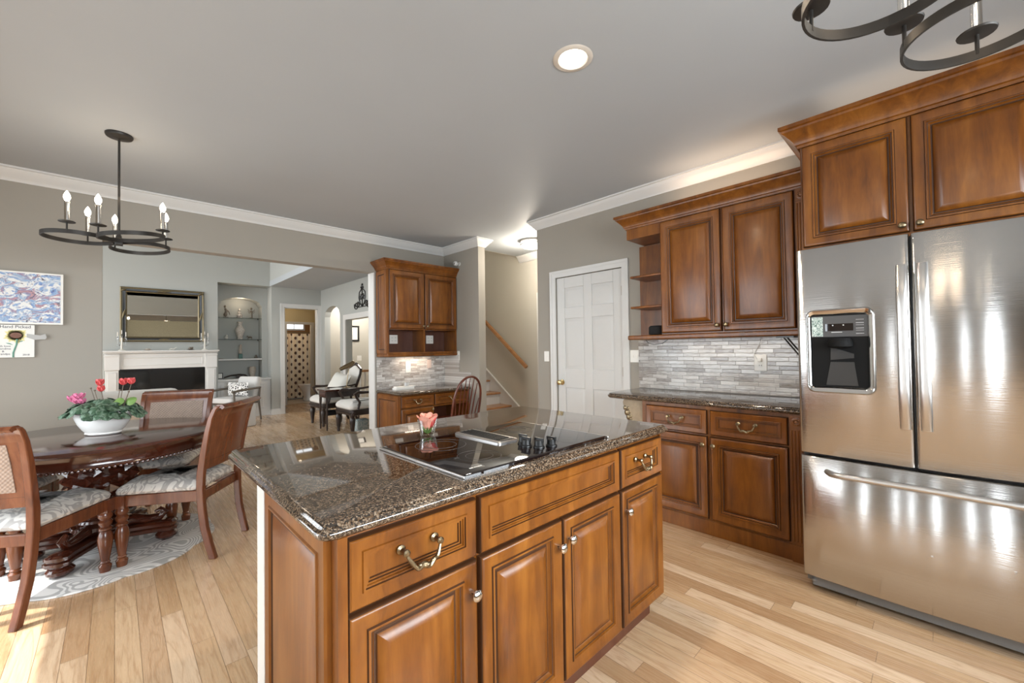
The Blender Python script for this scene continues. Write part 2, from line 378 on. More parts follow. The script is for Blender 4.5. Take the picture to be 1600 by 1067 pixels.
def offset(poly, d):
    n = len(poly); out = []
    for i in range(n):
        p = Vector(poly[i]); a = (p - Vector(poly[i - 1])).normalized(); b = (Vector(poly[(i + 1) % n]) - p).normalized()
        n0 = Vector((a.y, -a.x)); n1 = Vector((b.y, -b.x)); m = n0 + n1; m = m / max(.25, m.dot(n0))
        out.append((p.x + m.x * d, p.y + m.y * d))
    return out
def rrect(x0, x1, y0, y1, r, n=5):
    pts = []
    for cx, cy, a0 in ((x1 - r, y0 + r, -90), (x1 - r, y1 - r, 0), (x0 + r, y1 - r, 90), (x0 + r, y0 + r, 180)):
        for k in range(n + 1):
            a = radians(a0 + 90 * k / n); pts.append((cx + r * cos(a), cy + r * sin(a)))
    return pts
def thing(name, label, cat, loc=(0, 0, 0), rz=0, group=None):
    o = bpy.data.objects.new(name, None); C.objects.link(o); o.empty_display_size = .1
    o.location = loc; o.rotation_euler = (0, 0, rz); o['label'] = label; o['category'] = cat
    if group: o['group'] = group
    return o
def tag(o, label, cat, group=None, kind=None, loc=None, rz=None):
    o['label'] = label; o['category'] = cat
    if group: o['group'] = group
    if kind: o['kind'] = kind
    if loc: o.location = loc
    if rz is not None: o.rotation_euler = (0, 0, rz)
    return o
def struct(name, mb, mat, **kw): return mb.build(name, mat, None, kind='structure', **kw)
def copy_tree(o, parent=None):
    c = o.copy(); C.objects.link(c)
    if parent is not None: c.parent = parent
    for ch in list(o.children): copy_tree(ch, c)
    return c
def text(name, s, size, mat, parent, loc, rot, ext=.0006):
    cu = bpy.data.curves.new(name, 'FONT'); cu.body = s; cu.size = size; cu.extrude = ext; cu.materials.append(mat); cu.align_x = 'CENTER'
    tmp = bpy.data.objects.new(name, cu); C.objects.link(tmp); dg = bpy.context.evaluated_depsgraph_get(); dg.update()
    me = bpy.data.meshes.new_from_object(tmp.evaluated_get(dg)); bpy.data.objects.remove(tmp); me.name = name
    o = bpy.data.objects.new(name, me); C.objects.link(o); o.parent = parent; o.location = loc; o.rotation_euler = rot; return o

# ------------------------------------------------------------------ the room shell
XW, YB, ZC = 3.485, 4.97, 2.74
b = MB(); b.box(-3.1, 5.0, -1.75, 11.06, -.06, 0); struct('floor', b, FLOOR)
b = MB(); b.box(2.5, 4.6, 11.06, 13.1, -.06, .004); struct('floor_bathroom', b, plain('beige_floor_tile', (.50, .43, .34), .3, 0, .06, 3))
b = MB(); b.box(-1.8, 3.6, -1.75, 5.11, ZC, ZC + .1); b.box(3.6, 4.75, 2.75, 4.60, ZC, ZC + .1); struct('ceiling', b, CEIL)
b = MB(); b.box(2.276, 3.41, 5.112, 11.06, 2.63, 2.74); b.box(3.41, 5.0, 6.65, 11.06, 2.63, 2.74); struct('ceiling_living_low', b, CEIL)
b = MB(); b.box(-3.1, 4.8, 4.45, 10.3, 5.0, 5.1); struct('ceiling_vault', b, CEIL)
b = MB(); b.box(2.5, 4.6, 11.06, 13.1, 2.5, 2.6); struct('ceiling_bathroom', b, CEIL)
# wall between kitchen and living room, with the wide opening
OXL, OXR, OZT = -.083, 2.368, 2.277
b = MB(); b.box(-1.8, OXL, YB, YB + .14, 0, ZC); b.box(OXL, OXR, YB, YB + .14, OZT, ZC); b.box(OXR, 3.433, YB, YB + .14, 0, ZC)
struct('wall_back', b, WALL)
b = MB(); b.box(-3.1, 3.433, YB + .001, YB + .14, ZC, 5.0); struct('wall_back_upper', b, WALLL)
b = MB(); b.box(OXR - .014, OXR, YB - .006, YB + .146, 0, OZT); struct('trim_opening', b, WHITE)
b = MB(); b.box(3.433, 3.547, 4.188, 6.7, 0, ZC); b.box(3.433, 3.547, 4.6, 6.7, ZC, 5.0); struct('wall_column', b, WALL)
b = MB(); b.box(3.5475, 3.551, 4.26, 4.6, 0, ZC); b.box(3.5475, 3.551, 4.6, 6.6, 0, 5.0); struct('wall_stair_left', b, HALLP)
b = MB()
b.box(XW, XW + .115, -1.75, 2.093, 0, ZC); b.box(XW, XW + .115, 2.918, 3.186, 0, ZC); b.box(XW, XW + .115, 2.093, 2.918, 2.052, ZC)
struct('wall_right', b, WALL)
b = MB(); b.box(4.62, 4.74, 2.85, 9.75, 0, ZC); b.box(4.62, 4.74, 4.6, 6.8, ZC, 5.0); struct('wall_hall', b, HALLP)
b = MB(); b.box(3.6, 4.74, 2.75, 2.87, 0, ZC); struct('wall_hall_end', b, HALLP)
b = MB(); b.box(3.547, 4.74, 6.6, 6.7, 0, 5.0); b.box(3.552, 4.62, 4.60, 4.63, ZC - .001, 5.0); struct('wall_stair_end', b, HALLP)
b = MB(); SLOT = [(-.97, -.73), (-.54, -.40), (-.085, .065), (.28, .41), (.52, .65), (1.02, 1.18)]
for y0, y1 in zip([-1.75] + [q[1] for q in SLOT], [q[0] for q in SLOT] + [1.45]): b.box(-1.8, -1.7, y0, y1, 0, ZC)
for y0, y1 in SLOT: b.box(-1.8, -1.7, y0, y1, 0, .02); b.box(-1.8, -1.7, y0, y1, 2.42, ZC)
b.box(-1.8, -1.7, 4.35, YB, 0, ZC)
b.box(-1.8, -1.7, 1.45, 4.35, 2.1, ZC); struct('wall_left', b, WALL)
b = MB(); b.box(-1.8, -.85, -1.75, -1.63, 0, ZC); b.box(2.65, 3.6, -1.75, -1.63, 0, ZC); b.box(-.85, 2.65, -1.75, -1.63, 0, .92); b.box(-.85, 2.65, -1.75, -1.63, 2.18, ZC); struct('wall_front', b, WALL)
def glazing(name, plane, a0, a1, z0, z1, at, cols, rows=1):
    """frame bars and panes of a window or glazed door in the x or y plane"""
    b = MB(); t = .05
    def bar(u0, u1, w0, w1):
        if plane == 'x': b.box(at - .03, at + .03, u0, u1, w0, w1)
        else: b.box(u0, u1, at - .03, at + .03, w0, w1)
    bar(a0, a1, z0, z0 + t); bar(a0, a1, z1 - t, z1)
    for k in range(cols + 1):
        u = a0 + (a1 - a0) * k / cols; bar(max(a0, u - t / 2), min(a1, u + t / 2), z0, z1)
    for k in range(1, rows):
        w = z0 + (z1 - z0) * k / rows; bar(a0, a1, w - .012, w + .012)
    o = struct(name, b, WHITE); g = MB()
    if plane == 'x': g.box(at - .003, at + .003, a0 + t, a1 - t, z0 + t, z1 - t)
    else: g.box(a0 + t, a1 - t, at - .003, at + .003, z0 + t, z1 - t)
    g.build('pane', GLASS, o)
glazing('door_2', 'x', 1.45, 4.35, .02, 2.1, -1.75, 3)
for k_, (y0, y1) in enumerate(SLOT): glazing('window_%d' % (6 + k_), 'x', y0, y1, .02, 2.42, -1.75, 1)  # unseen slot windows, narrowed and spaced for the streaks on the fridge
glazing('window_2', 'y', -.85, 2.65, .92, 2.18, -1.69, 4, 2)
# living room
YF = 9.5
b = MB(); b.box(-3.1, 1.397, YF, YF + .6, 0, 5.0); b.box(1.397, 2.28, YF, YF + .6, 2.634, 5.0)
b.box(2.305, 2.54, YF, YF + .12, 0, 2.63); b.box(3.21, 3.40, YF, YF + .12, 0, 2.63); b.box(2.54, 3.21, YF, YF + .12, 2.22, 2.63)
b.box(2.305, 2.40, YF + .12, YF + .75, 0, 2.63)
struct('wall_far', b, WALLL)
b = MB(); b.box(2.28, 2.40, YB + .14, YF, 2.64, 5.0); struct('wall_loft', b, WALLL)
b = MB(); b.box(2.268, 2.28, 6.4, 8.6, 3.02, 3.05); b.box(2.262, 2.28, 6.4, 8.6, 3.14, 3.17); struct('trim_loft', b, WHITE)
def arch(b, plane, a0, a1, zs, zt, ztop, d0, d1, n=14):
    """solid above an arched opening"""
    pts = [(a0 + (a1 - a0) * k / n, zs + (zt - zs) * sqrt(max(0, 1 - (2 * k / n - 1) ** 2))) for k in range(n + 1)]
    for (u0, z0), (u1, z1) in zip(pts, pts[1:]):
        q = [(u0, z0), (u1, z1), (u1, ztop), (u0, ztop)]
        b.prism(q, d0, d1, plane)
AY = 9.85
b = MB(); b.box(1.397, 1.458, AY, AY + .3, 0, 2.63); b.box(2.212, 2.305, AY, AY + .3, 0, 2.63); arch(b, 'y', 1.458, 2.212, 2.235, 2.40, 2.63, AY, AY + .3)
b.box(1.397, 2.305, AY + .3, AY + .36, 0, 2.63); b.box(1.397, 2.303, YF + .002, AY + .36, 2.631, 2.66); struct('wall_niche', b, WALLL)
b = MB(); XL = 3.28
b.box(XL, XL + .12, YB + .14, 6.3, 0, 2.63); b.box(XL, XL + .12, 6.3, 8.12, 1.90, 2.63); b.box(XL, XL + .12, 8.12, 8.43, 0, 2.63); b.box(XL, XL + .12, 9.28, YF, 0, 2.63)
arch(b, 'x', 8.43, 9.28, 2.03, 2.235, 2.63, XL, XL + .12); struct('wall_living_right', b, WALLL)
b = MB(); b.box(XL - .02, XL, 8.12, 8.23, 0, 2.0); b.box(XL - .02, XL, 6.2, 8.12, 1.90, 2.0); struct('trim_cased_opening', b, WHITE)
b = MB(); b.box(3.40, 4.62, 9.62, 9.75, 0, 2.63); struct('wall_passage_end', b, HALLP)
b = MB(); b.box(-3.1, -3.0, YB, 5.4, 0, 5); b.box(-3.1, -3.0, 9.2, 9.6, 0, 5); b.box(-3.1, -3.0, 5.4, 9.2, 0, .4); b.box(-3.1, -3.0, 5.4, 9.2, 3.0, 3.3); b.box(-3.1, -3.0, 5.4, 9.2, 4.7, 5); struct('wall_living_left', b, WALLL)
glazing('window_3', 'x', 5.4, 9.2, .4, 3.0, -3.05, 3, 2); glazing('window_4', 'x', 5.4, 9.2, 3.3, 4.7, -3.05, 3)
# vestibule and bathroom behind the far door
b = MB(); b.box(2.40, 2.46, YF + .15, 11.0, 0, 2.63); b.box(3.66, 3.72, YF + .15, 11.0, 0, 2.63)
b.box(2.40, 2.99, 11.0, 11.06, 0, 2.63); b.box(3.56, 3.72, 11.0, 11.06, 0, 2.63); b.box(2.99, 3.56, 11.0, 11.06, 1.96, 2.63); struct('wall_vestibule', b, TAN)
b = MB(); b.box(2.5, 2.56, 11.06, 13.0, 0, 2.5); b.box(4.5, 4.56, 11.06, 13.0, 0, 2.5); b.box(2.5, 4.56, 13.0, 13.06, 0, 2.5); struct('wall_bathroom', b, RUST)
def casing(name, plane, a0, a1, z1, at, out, w=.075, t=.018, z0=0):
    b = MB()
    def bx(u0, u1, v0, v1, tt):
        if plane == 'y': b.box(u0, u1, at, at + out * tt, v0, v1)
        else: b.box(at, at + out * tt, u0, u1, v0, v1)
    q = w * .62
    bx(a0 - q, a0, z0, z1, t * .7); bx(a1, a1 + q, z0, z1, t * .7); bx(a0 - q, a1 + q, z1, z1 + q, t * .7)
    bx(a0 - w, a0 - q, z0, z1 + q, t); bx(a1 + q, a1 + w, z0, z1 + q, t); bx(a0 - w, a1 + w, z1 + q, z1 + w, t)
    return struct(name, b, WHITE)
casing('trim_far_door', 'y', 2.54, 3.21, 2.22, YF, -1)
casing('trim_bath_door', 'y', 2.99, 3.56, 1.96, 11.0, -1, .06)
b = MB(); b.box(2.54, 2.555, YF, YF + .12, 0, 2.22); b.box(3.195, 3.21, YF, YF + .12, 0, 2.22); b.box(2.54, 3.21, YF, YF + .12, 2.205, 2.22)
b.box(2.99, 3.003, 11.0, 11.06, 0, 1.96); b.box(3.547, 3.56, 11.0, 11.06, 0, 1.96); struct('trim_door_jambs', b, WHITE)
casing('trim_pantry_door', 'x', 2.093, 2.918, 2.052, XW, -1, .072, .02)
casing('trim_hall_door', 'x', 3.2, 4.15, 2.05, 4.62, -1, .08, .02)
b = MB(); b.box(4.60, 4.62, 3.2, 4.15, 0.01, 2.05); struct('door_4', b, DOORW)
# crown mouldings and baseboards
CR = [(0, -.102), (.010, -.102), (.014, -.088), (.026, -.078), (.045, -.05), (.064, -.032), (.070, -.018), (.082, -.014), (.082, 0), (0, 0)]
crz = [(o, ZC + z) for o, z in CR]
b = MB(); b.sweep(crz, [(3.551, 4.25), (3.551, 4.188), (3.433, 4.188), (3.433, YB), (-1.7, YB)]); struct('trim_crown_back', b, WHITE)
b = MB(); b.sweep(crz, [(XW, -1.63), (XW, 3.186), (3.6, 3.186)]); struct('trim_crown_right', b, WHITE)
b = MB(); b.sweep(crz, [(4.62, 2.87), (4.62, 4.6)]); struct('trim_crown_hall', b, WHITE)
BB = [(0, 0), (.016, 0), (.016, .085), (.010, .10), (.006, .12), (0, .12)]
b = MB(); b.sweep(BB, [(OXL, YB), (-1.7, YB)]); struct('baseboard_back', b, WHITE)
b = MB(); b.sweep(BB, [(2.465, YF), (2.305, YF), (2.305, AY), (2.212, AY)]); struct('baseboard_far', b, WHITE)
b = MB(); b.sweep(BB, [(XL, 8.23), (XL, 8.43)]); b.sweep(BB, [(XL, 9.28), (XL, YF), (3.285, YF)]); struct('baseboard_living_right', b, WHITE)
b = MB(); b.sweep(BB, [(4.62, 4.23), (4.62, 4.7)]); b.sweep(BB, [(XW, 2.99), (XW, 3.186)]); struct('baseboard_hall', b, WHITE)
# six-panel pantry door
b = MB(); dy0, dy1 = 2.098, 2.913
X0 = XW + .012
b.box(X0 + .012, X0 + .036, dy0, dy1, .01, 2.047)
w = dy1 - dy0; st = .105; mid = (dy0 + dy1) / 2
for u0, u1 in ((dy0, dy0 + st), (mid - .05, mid + .05), (dy1 - st, dy1)): b.box(X0, X0 + .013, u0, u1, .01, 2.047)
rails = [(.01, .22), (.86, 1.06), (1.60, 1.72), (1.93, 2.047)]
for z0, z1 in rails: b.box(X0, X0 + .013, dy0 + st, mid - .05, z0, z1); b.box(X0, X0 + .013, mid + .05, dy1 - st, z0, z1)
d1 = struct('door_1', b, DOORW, bevel=.004)
for (za, zb) in ((.22, .86), (1.06, 1.60), (1.72, 1.93)):
    for (u0, u1) in ((dy0 + st, mid - .05), (mid + .05, dy1 - st)):
        p = MB(); p.panel(-u1, -u0, za, zb, 0, [(0, 0), (.006, .001), (.030, .010), (.036, .011)]); p.xf(Matrix.Translation((X0 + .0125, 0, 0)) @ Matrix.Rotation(radians(-90), 4, 'Z'))
        p.build('panel', DOORW, d1)
p = MB(); p.lathe([(.030, 0), (.030, -.006), (.014, -.010), (.010, -.030), (.022, -.040), (.028, -.052), (.024, -.064), (.008, -.070)], (X0, 2.853, .915), 18, 'x'); p.build('knob', BRASS, d1)
for z in (.25, 1.05, 1.83): p = MB(); p.box(X0 - .004, X0 + .002, dy0 - .006, dy0 + .012, z - .045, z + .045); p.build('hinge', BRASSP, d1)
# backsplashes and stairs
b = MB(); b.box(XW - .010, XW, .555, 1.93, .914, 1.345); struct('trim_backsplash_kitchen', b, TILE_Y)
b = MB(); b.box(OXR + .02, 3.433, YB - .010, YB, .79, 1.215); b.box(3.423, 3.433, 4.36, YB - .01, .79, .98); b.box(3.423, 3.433, 4.62, YB - .01, .98, 1.215); struct('trim_backsplash_desk', b, TILE_X)
SX0, SX1, SY0 = 3.551, 4.62, 4.55
b = MB()
for k in range(8): b.box(SX0, SX1 - .02, SY0 + .02 + k * .262, 6.6, k * .19, (k + 1) * .19 - .03)
st_ = struct('trim_stairs', b, WHITE)
for k in range(8):
    t = MB(); t.box(SX0, SX1 - .02, SY0 - .012 + k * .262, SY0 + .29 + k * .262, (k + 1) * .19 - .03, (k + 1) * .19); t.build('tread', OAKR, st_, bevel=.008)
sk = MB(); sl = .19 / .262
sk.prism([(SY0 - .25, 0), (SY0 - .02, 0), (6.6, (6.6 - SY0) * sl), (6.6, (6.6 - SY0) * sl + .30), (SY0 - .25, .12)], SX1 - .022, SX1, 'x')
sk.prism([(SY0 - .25, .10), (6.6, (6.6 - SY0 + .25) * sl + .10), (6.6, (6.6 - SY0 + .25) * sl + .13), (SY0 - .25, .13)], SX1 - .032, SX1, 'x')
struct('trim_stair_skirt', sk, WHITE)

# ------------------------------------------------------------------ cabinet fronts
def cab_door(parent, x0, x1, z0, z1, y, knob=None, name='door', knobmat=None, label=None):
    k = min(1.0, (x1 - x0) / .40)
    prof = [(0, 0), (0, .012), (.004, .019), (.009, .022), (.014, .0225), (.048 * k, .0155), (.051 * k, .0205), (.057 * k, .0205), (.060 * k, .0145), (.064 * k, .0135), (.067 * k, .0075), (.072 * k, .003), (.077 * k, .003),
            (.080 * k, .0065), (.108 * k, .0185), (.111 * k, .0195)]
    b = MB(); b.panel(x0, x1, z0, z1, y, prof, (0, 1, 5, 8, 11, 12)); o = b.build(name, [CAB, GLAZE], parent, smooth=30, label=label)
    if knob:
        n = MB(); n.lathe([(.0075, 0), (.006, -.014), (.010, -.018), (.0155, -.023), (.0165, -.029), (.012, -.034), (.004, -.036)], (knob[0], y - .019, knob[1]), 14, 'y'); n.build('knob', knobmat or CHROME, o)
    return o
def cab_drawer(parent, x0, x1, z0, z1, y, pull=None, mat=None):
    prof = [(0, 0), (0, .012), (.004, .019), (.008, .022), (.034, .0165), (.036, .021), (.041, .021), (.0425, .0165), (.046, .0165), (.0475, .012), (.051, .012), (.0525, .0075), (.056, .0075), (.058, .003), (.061, .003)]
    b = MB(); b.panel(x0, x1, z0, z1, y, prof, (0, 1, 6, 10, 12)); o = b.build('drawer', [CAB, GLAZE], parent, smooth=30)
    if pull: bail(o, (x0 + x1) / 2, (z0 + z1) / 2, y - .008, pull, mat or BRASSP)
    return o
def bail(parent, x, z, y, w=.10, mat=None):
    b = MB()
    for s in (-1, 1):
        b.lathe([(.011, 0), (.012, -.004), (.006, -.008), (.0055, -.022), (.009, -.026), (.0095, -.032), (.005, -.036)], (x + s * w / 2, y, z + .014), 12, 'y')
    pts = []; rr = []
    for k in range(25):
        t = k / 24; u = 2 * t - 1
        pts.append((x + u * w / 2, y - .030 - .012 * (1 - u * u), z + .010 - .036 * (1 - u ** 4) + .006 * sin(t * 6 * pi) * (1 - u * u)))
        rr.append(.0034 + .0016 * abs(sin(t * 5 * pi)) + .0022 * (1 - u * u))
    b.tube(pts, rr, 8)
    b.ball((x, y - .043, z - .026), .009, 8, 6, (1.5, .7, .8)); b.ball((x - .018, y - .041, z - .021), .006, 8, 6); b.ball((x + .018, y - .041, z - .021), .006, 8, 6)
    return b.build('pull', mat or BRASSP, parent)
OGEE = [(-.035, -.040), (-.022, -.040), (-.014, -.038), (-.006, -.033), (-.001, -.027), (0, -.021), (-.002, -.016), (-.008, -.013), (-.010, -.010), (-.012, -.004), (-.017, -.001), (-.022, 0)]
def counter(name, poly, ztop, label, group=None):
    b = MB(); b.loft(poly, [(o, ztop + z) for o, z in OGEE]); o = b.build(name, GRAN, smooth=50); tag(o, label, 'countertop', group); return o
CCR = [(0, 0), (.008, 0), (.010, .012), (.018, .016), (.022, .032), (.036, .050), (.056, .072), (.066, .080), (.068, .090), (.078, .094), (.078, .112), (0, .112)]

# ------------------------------------------------------------------ kitchen island
isl = thing('kitchen_island', 'stained wood kitchen island with raised panel doors under the large granite top', 'kitchen island', (.355, .953, 0))
IW = 1.884 - .355
b = MB(); b.box(0, IW, 0, .56, .10, .872); b.box(.0, .022, -.018, 0, .115, .868); b.box(IW - .006, IW, -.012, 0, .115, .868); b.build('body', CAB, isl)
b = MB(); b.box(.05, IW - .02, .05, .52, 0, .10); b.build('toe_kick', CABIN, isl)
b = MB(); b.box(-.012, .028, .545, .648, 0, .872); b.box(.028, IW, .56, .648, 0, .872); b.box(-.016, .028, .545, .55, 0, .872); b.build('back_panel', WHITE, isl, bevel=.003, label='white painted back board')
seams = [(.022, .394), (.406, 1.152), (1.166, 1.522)]
yf = 0
for (a, c), pl in zip(seams, (.098, None, .085)): cab_drawer(isl, a, c, .692, .858, yf, pl)
cab_door(isl, .022, .394, .118, .684, yf, (.372, .600)); cab_door(isl, .406, .776, .118, .684, yf, (.752, .600)); cab_door(isl, .782, 1.152, .118, .684, yf, (.806, .612)); cab_door(isl, 1.166, 1.522, .118, .684, yf, (1.192, .600))
b = MB(); b.panel(-.535, -.02, .02, .862, 0, [(0, 0), (0, .010), (.004, .016), (.046, .014), (.049, .018), (.054, .018), (.058, .012), (.062, .006), (.066, .006), (.070, .009), (.098, .017), (.102, .018)], (6, 8))
b.xf(Matrix.Rotation(radians(-90), 4, 'Z')); b.build('side_panel', [CAB, GLAZE], isl, smooth=30)
top = counter('island_countertop', rrect(.307, 1.916, .906, 1.91, .035, 4), .914, 'large polished brown granite top with ogee edge on the island')
# cooktop
ck = thing('cooktop', 'black glass downdraft cooktop set into the island granite', 'cooktop', (.722, .955, .914))
b = MB(); b.loft(rrect(0, .730, 0, .515, .008, 2), [(0, 0), (0, .007), (-.003, .010), (-.006, .0105)]); b.build('glass_surface', DARKGL, ck)
for ex in (-.006, .730): b = MB(); b.box(ex, ex + .006, -.004, .519, 0, .009); b.build('edge_strip', STEELH, ck, bevel=.002, label='steel side strip')
RINGM = plain('grey_print', (.05, .045, .043), .4)
for cx, cy, r in ((.17, .37, .095), (.17, .14, .075), (.57, .37, .075)):
    for rr in (r, r * .62):
        b = MB(); pts = [(cx + rr * cos(2 * pi * k / 48), cy + rr * sin(2 * pi * k / 48), .0106) for k in range(48)]; b.tube(pts, .0008, 4, closed=True); b.build('burner_ring', RINGM, ck)
b = MB(); b.box(.052, .066, .040, .047, .0103, .0107); b.box(.070, .100, .042, .046, .0103, .0107); b.build('logo', PAPER, ck)
b = MB(); b.loft(rrect(.318, .424, .205, .490, .012, 3), [(0, .0105), (0, .016), (-.004, .020), (-.016, .020), (-.018, .014)]); vt = b.build('vent_frame', STEELH, ck)
b = MB(); b.box(.333, .409, .210, .478, .0141, .0150)
for k in range(24): b.box(.334, .408, .245 + k * .0098, .249 + k * .0098, .014, .021)
for k in range(4): b.box(.338 + k * .021, .342 + k * .021, .243, .476, .015, .022)
b.box(.336, .406, .212, .232, .019, .0215); b.build('grille', BLACK, vt)
for kx, ky in ((.400, .158), (.372, .112), (.392, .068), (.440, .050), ):
    b = MB(); b.lathe([(.021, .0105), (.021, .016), (.017, .019), (.016, .036), (.012, .040)], (kx, ky, 0), 16); b.box(kx - .004, kx + .004, ky - .021, ky + .021, .030, .046); b.build('knob', BLACK, ck, bevel=.001)
# rose in a glass
rg = thing('rose_glass', 'small clear glass holding a peach and red rose at the back of the cooktop', 'vase', (.972, 1.545, .914))
b = MB(); b.lathe([(.026, .0), (.030, .004), (.042, .072), (.0405, .072), (.029, .010), (.004, .008)], (0, 0, 0), 28); b.build('glass_cup', GLASS, rg)
b = MB(); b.lathe([(.024, .006), (.028, .012), (.0325, .036), (.004, .037)], (0, 0, 0), 20); b.build('water', thin_glass('water', (.86, .88, .84), .4), rg)
def petals(b, o, n, r, h, open_, lean=0, tw=0):
    for k in range(n):
        a = 2 * pi * k / n + tw; w = r * 1.25
        rs = []
        for t in range(6):
            u = t / 5; rad = r * (.25 + .75 * sin(u * 1.5)) + open_ * u ** 3; z = h * u
            rs.append([(o[0] + rad * cos(a + q * w / max(r, .001) * .74 * sin(.35 + u * 2.3)), o[1] + rad * sin(a + q * w / max(r, .001) * .74 * sin(.35 + u * 2.3)), o[2] + z - .10 * h * u * q * q) for q in (-1, -.5, 0, .5, 1)])
        b.rings(rs, (False, False), 0, False)
b = MB(); petals(b, (0, 0, .030), 5, .034, .062, .012); petals(b, (0, 0, .034), 5, .026, .064, .006, 0, .6)
rs_ = b.build('rose_bloom', ROSEP, rg)
b = MB(); petals(b, (.012, -.012, .036), 4, .022, .050, .002, 0, .3); petals(b, (.012, -.012, .036), 3, .013, .052, 0, 0, .9); b.build('inner_petal', ROSER, rs_, label='deep red inner petals')
b = MB()
for k in range(6):
    a = k * 1.05; b.tube([(0, 0, .012), (.012 * cos(a), .012 * sin(a), .022), (.024 * cos(a), .024 * sin(a), .042)], [.003, .006, .001], 5)
b.build('leaf', LEAFL, rg)

# ------------------------------------------------------------------ right-hand base run (local x = towards the camera, front = -y)
RZ = radians(-90)
bc = thing('base_cabinet', 'two-drawer two-door stained base cabinet between the pantry door and the fridge', 'cabinet', (XW, 1.60, 0), RZ)
D = XW - 2.92
b = MB(); b.box(0, 1.034, -D, -.012, .0, .872); b.build('body', CAB, bc)
b = MB(); b.box(-.004, 1.034, -D - .006, -D, 0, .098); b.build('toe_kick', CAB, bc, bevel=.003)
def rx(Y): return 1.60 - Y
cab_drawer(bc, rx(1.562), rx(1.116), .682, .850, -D, .10); cab_drawer(bc, rx(1.096), rx(.645), .682, .850, -D, .10)
cab_door(bc, rx(1.562), rx(1.116), .112, .670, -D, (rx(1.140), .615), knobmat=BRASSP); cab_door(bc, rx(1.096), rx(.645), .112, .670, -D, (rx(1.072), .615), knobmat=BRASSP)
def pilaster(parent, x0, x1, z0, z1, y, rosz):
    b = MB(); b.box(x0, x1, y - .012, y, z0, z1); n = 4
    for k in range(n):
        u = x0 + (x1 - x0) * (k + .5) / n; b.lathe([(.0042, z0 + .12), (.0042, z1 - .095)], (u, y - .012, 0), 8)
    b.box(x0 - .001, x1 + .001, y - .018, y, z0, z0 + .10)
    o = b.build('pilaster', CAB, parent)
    r = MB(); r.box(x0 + .002, x1 - .002, y - .016, y - .010, z1 - .080, z1 - .008); c = ((x0 + x1) / 2, y - .016, z1 - .044)
    r.lathe([(.026, 0), (.026, -.005), (.020, -.007), (.009, -.004), (.008, -.010), (.002, -.012)], c, 20, 'y')
    for k in range(10):
        a = k * pi / 5; r.ball((c[0] + .016 * cos(a), c[1] - .005, c[2] + .016 * sin(a)), .0052, 6, 5)
    r.build('rosette', CAB, o)
pilaster(bc, rx(.636), rx(.566), 0.0, .872, -D, 0)
b = MB()
prof = [(-.30 + .0, .862)]
poly = [(0, .868), (-.175, .868), (-.185, .845), (-.180, .82), (-.160, .80), (-.150, .77), (-.135, .70), (-.105, .63), (-.07, .58), (-.045, .52), (-.03, .44), (0, .40)]
b.prism(poly, -D + .025, -D + .115, 'y')
o = b.build('corbel', plain('worn_putty_wood', (.33, .25, .16), .5, 0, .25, 40), bc, bevel=.004, label='carved putty-coloured bracket')
b = MB()
for k in range(9):
    t = k / 8; b.ball((-.165 + .12 * t, -D + .022, .80 - .28 * t), .014 + .005 * sin(t * 9), 8, 6, (1, .5, 1.3))
    b.ball((-.135 + .09 * t, -D + .022, .80 - .25 * t), .010, 8, 6, (1, .5, 1.3))
b.build('carving', BRASSP, o)
counter('countertop', [(2.885, .566), (3.485, .566), (3.485, 1.93), (3.06, 1.93), (2.93, 1.915), (2.885, 1.875)], .914, 'brown granite worktop under the tiled backsplash beside the fridge')
bpy.data.objects['countertop'].location = (-.0015, 0, 0)
# upper cabinet with open end shelves
uc = thing('upper_cabinet', 'two-door wall cabinet with open end shelves above the tiled backsplash', 'cabinet', (XW, 1.555, 0), RZ)
DU = XW - 3.175; UX = 1.555 - .565
b = MB(); b.box(0, 1.555 - .632, -DU, -.002, 1.383, 2.30); b.build('body', CAB, uc)
cab_door(uc, .006, .463, 1.393, 2.287, -DU, (.436, 1.437), knobmat=BRASSP); cab_door(uc, .476, .915, 1.393, 2.287, -DU, (.496, 1.438), knobmat=BRASSP)
b = MB(); b.box(-.345, -.0, -.016, -.002, 1.383, 2.20); b.build('back_panel', CAB, uc)
for z in (1.612, 1.872):
    b = MB(); b.loft(rrect(-.288, -.0005, -DU + .012, -.017, .012, 3), [(-.003, z), (0, z + .004), (0, z + .014), (-.003, z + .018)]); b.build('shelf', CAB, uc)
b = MB(); b.box(-.30, UX - .0, -DU - .018, -.004, 1.345, 1.383); b.build('light_rail', CAB, uc, bevel=.010, seg=3)
b = MB(); b.box(-.30, 0, -DU, -.004, 2.205, 2.30); b.build('top_panel', CAB, uc)
b = MB(); zc0 = 2.292
b.sweep([(o, zc0 + z) for o, z in CCR], [(UX - .012, -DU - .002), (-.302, -DU - .002), (-.302, -.004)]); b.box(-.30, UX - .012, -DU, -.004, zc0, zc0 + .09); b.build('crown', CAB, uc, smooth=30)
pilaster(uc, 1.555 - .628, UX - .002, 1.385, 2.29, -DU - .006, 0)
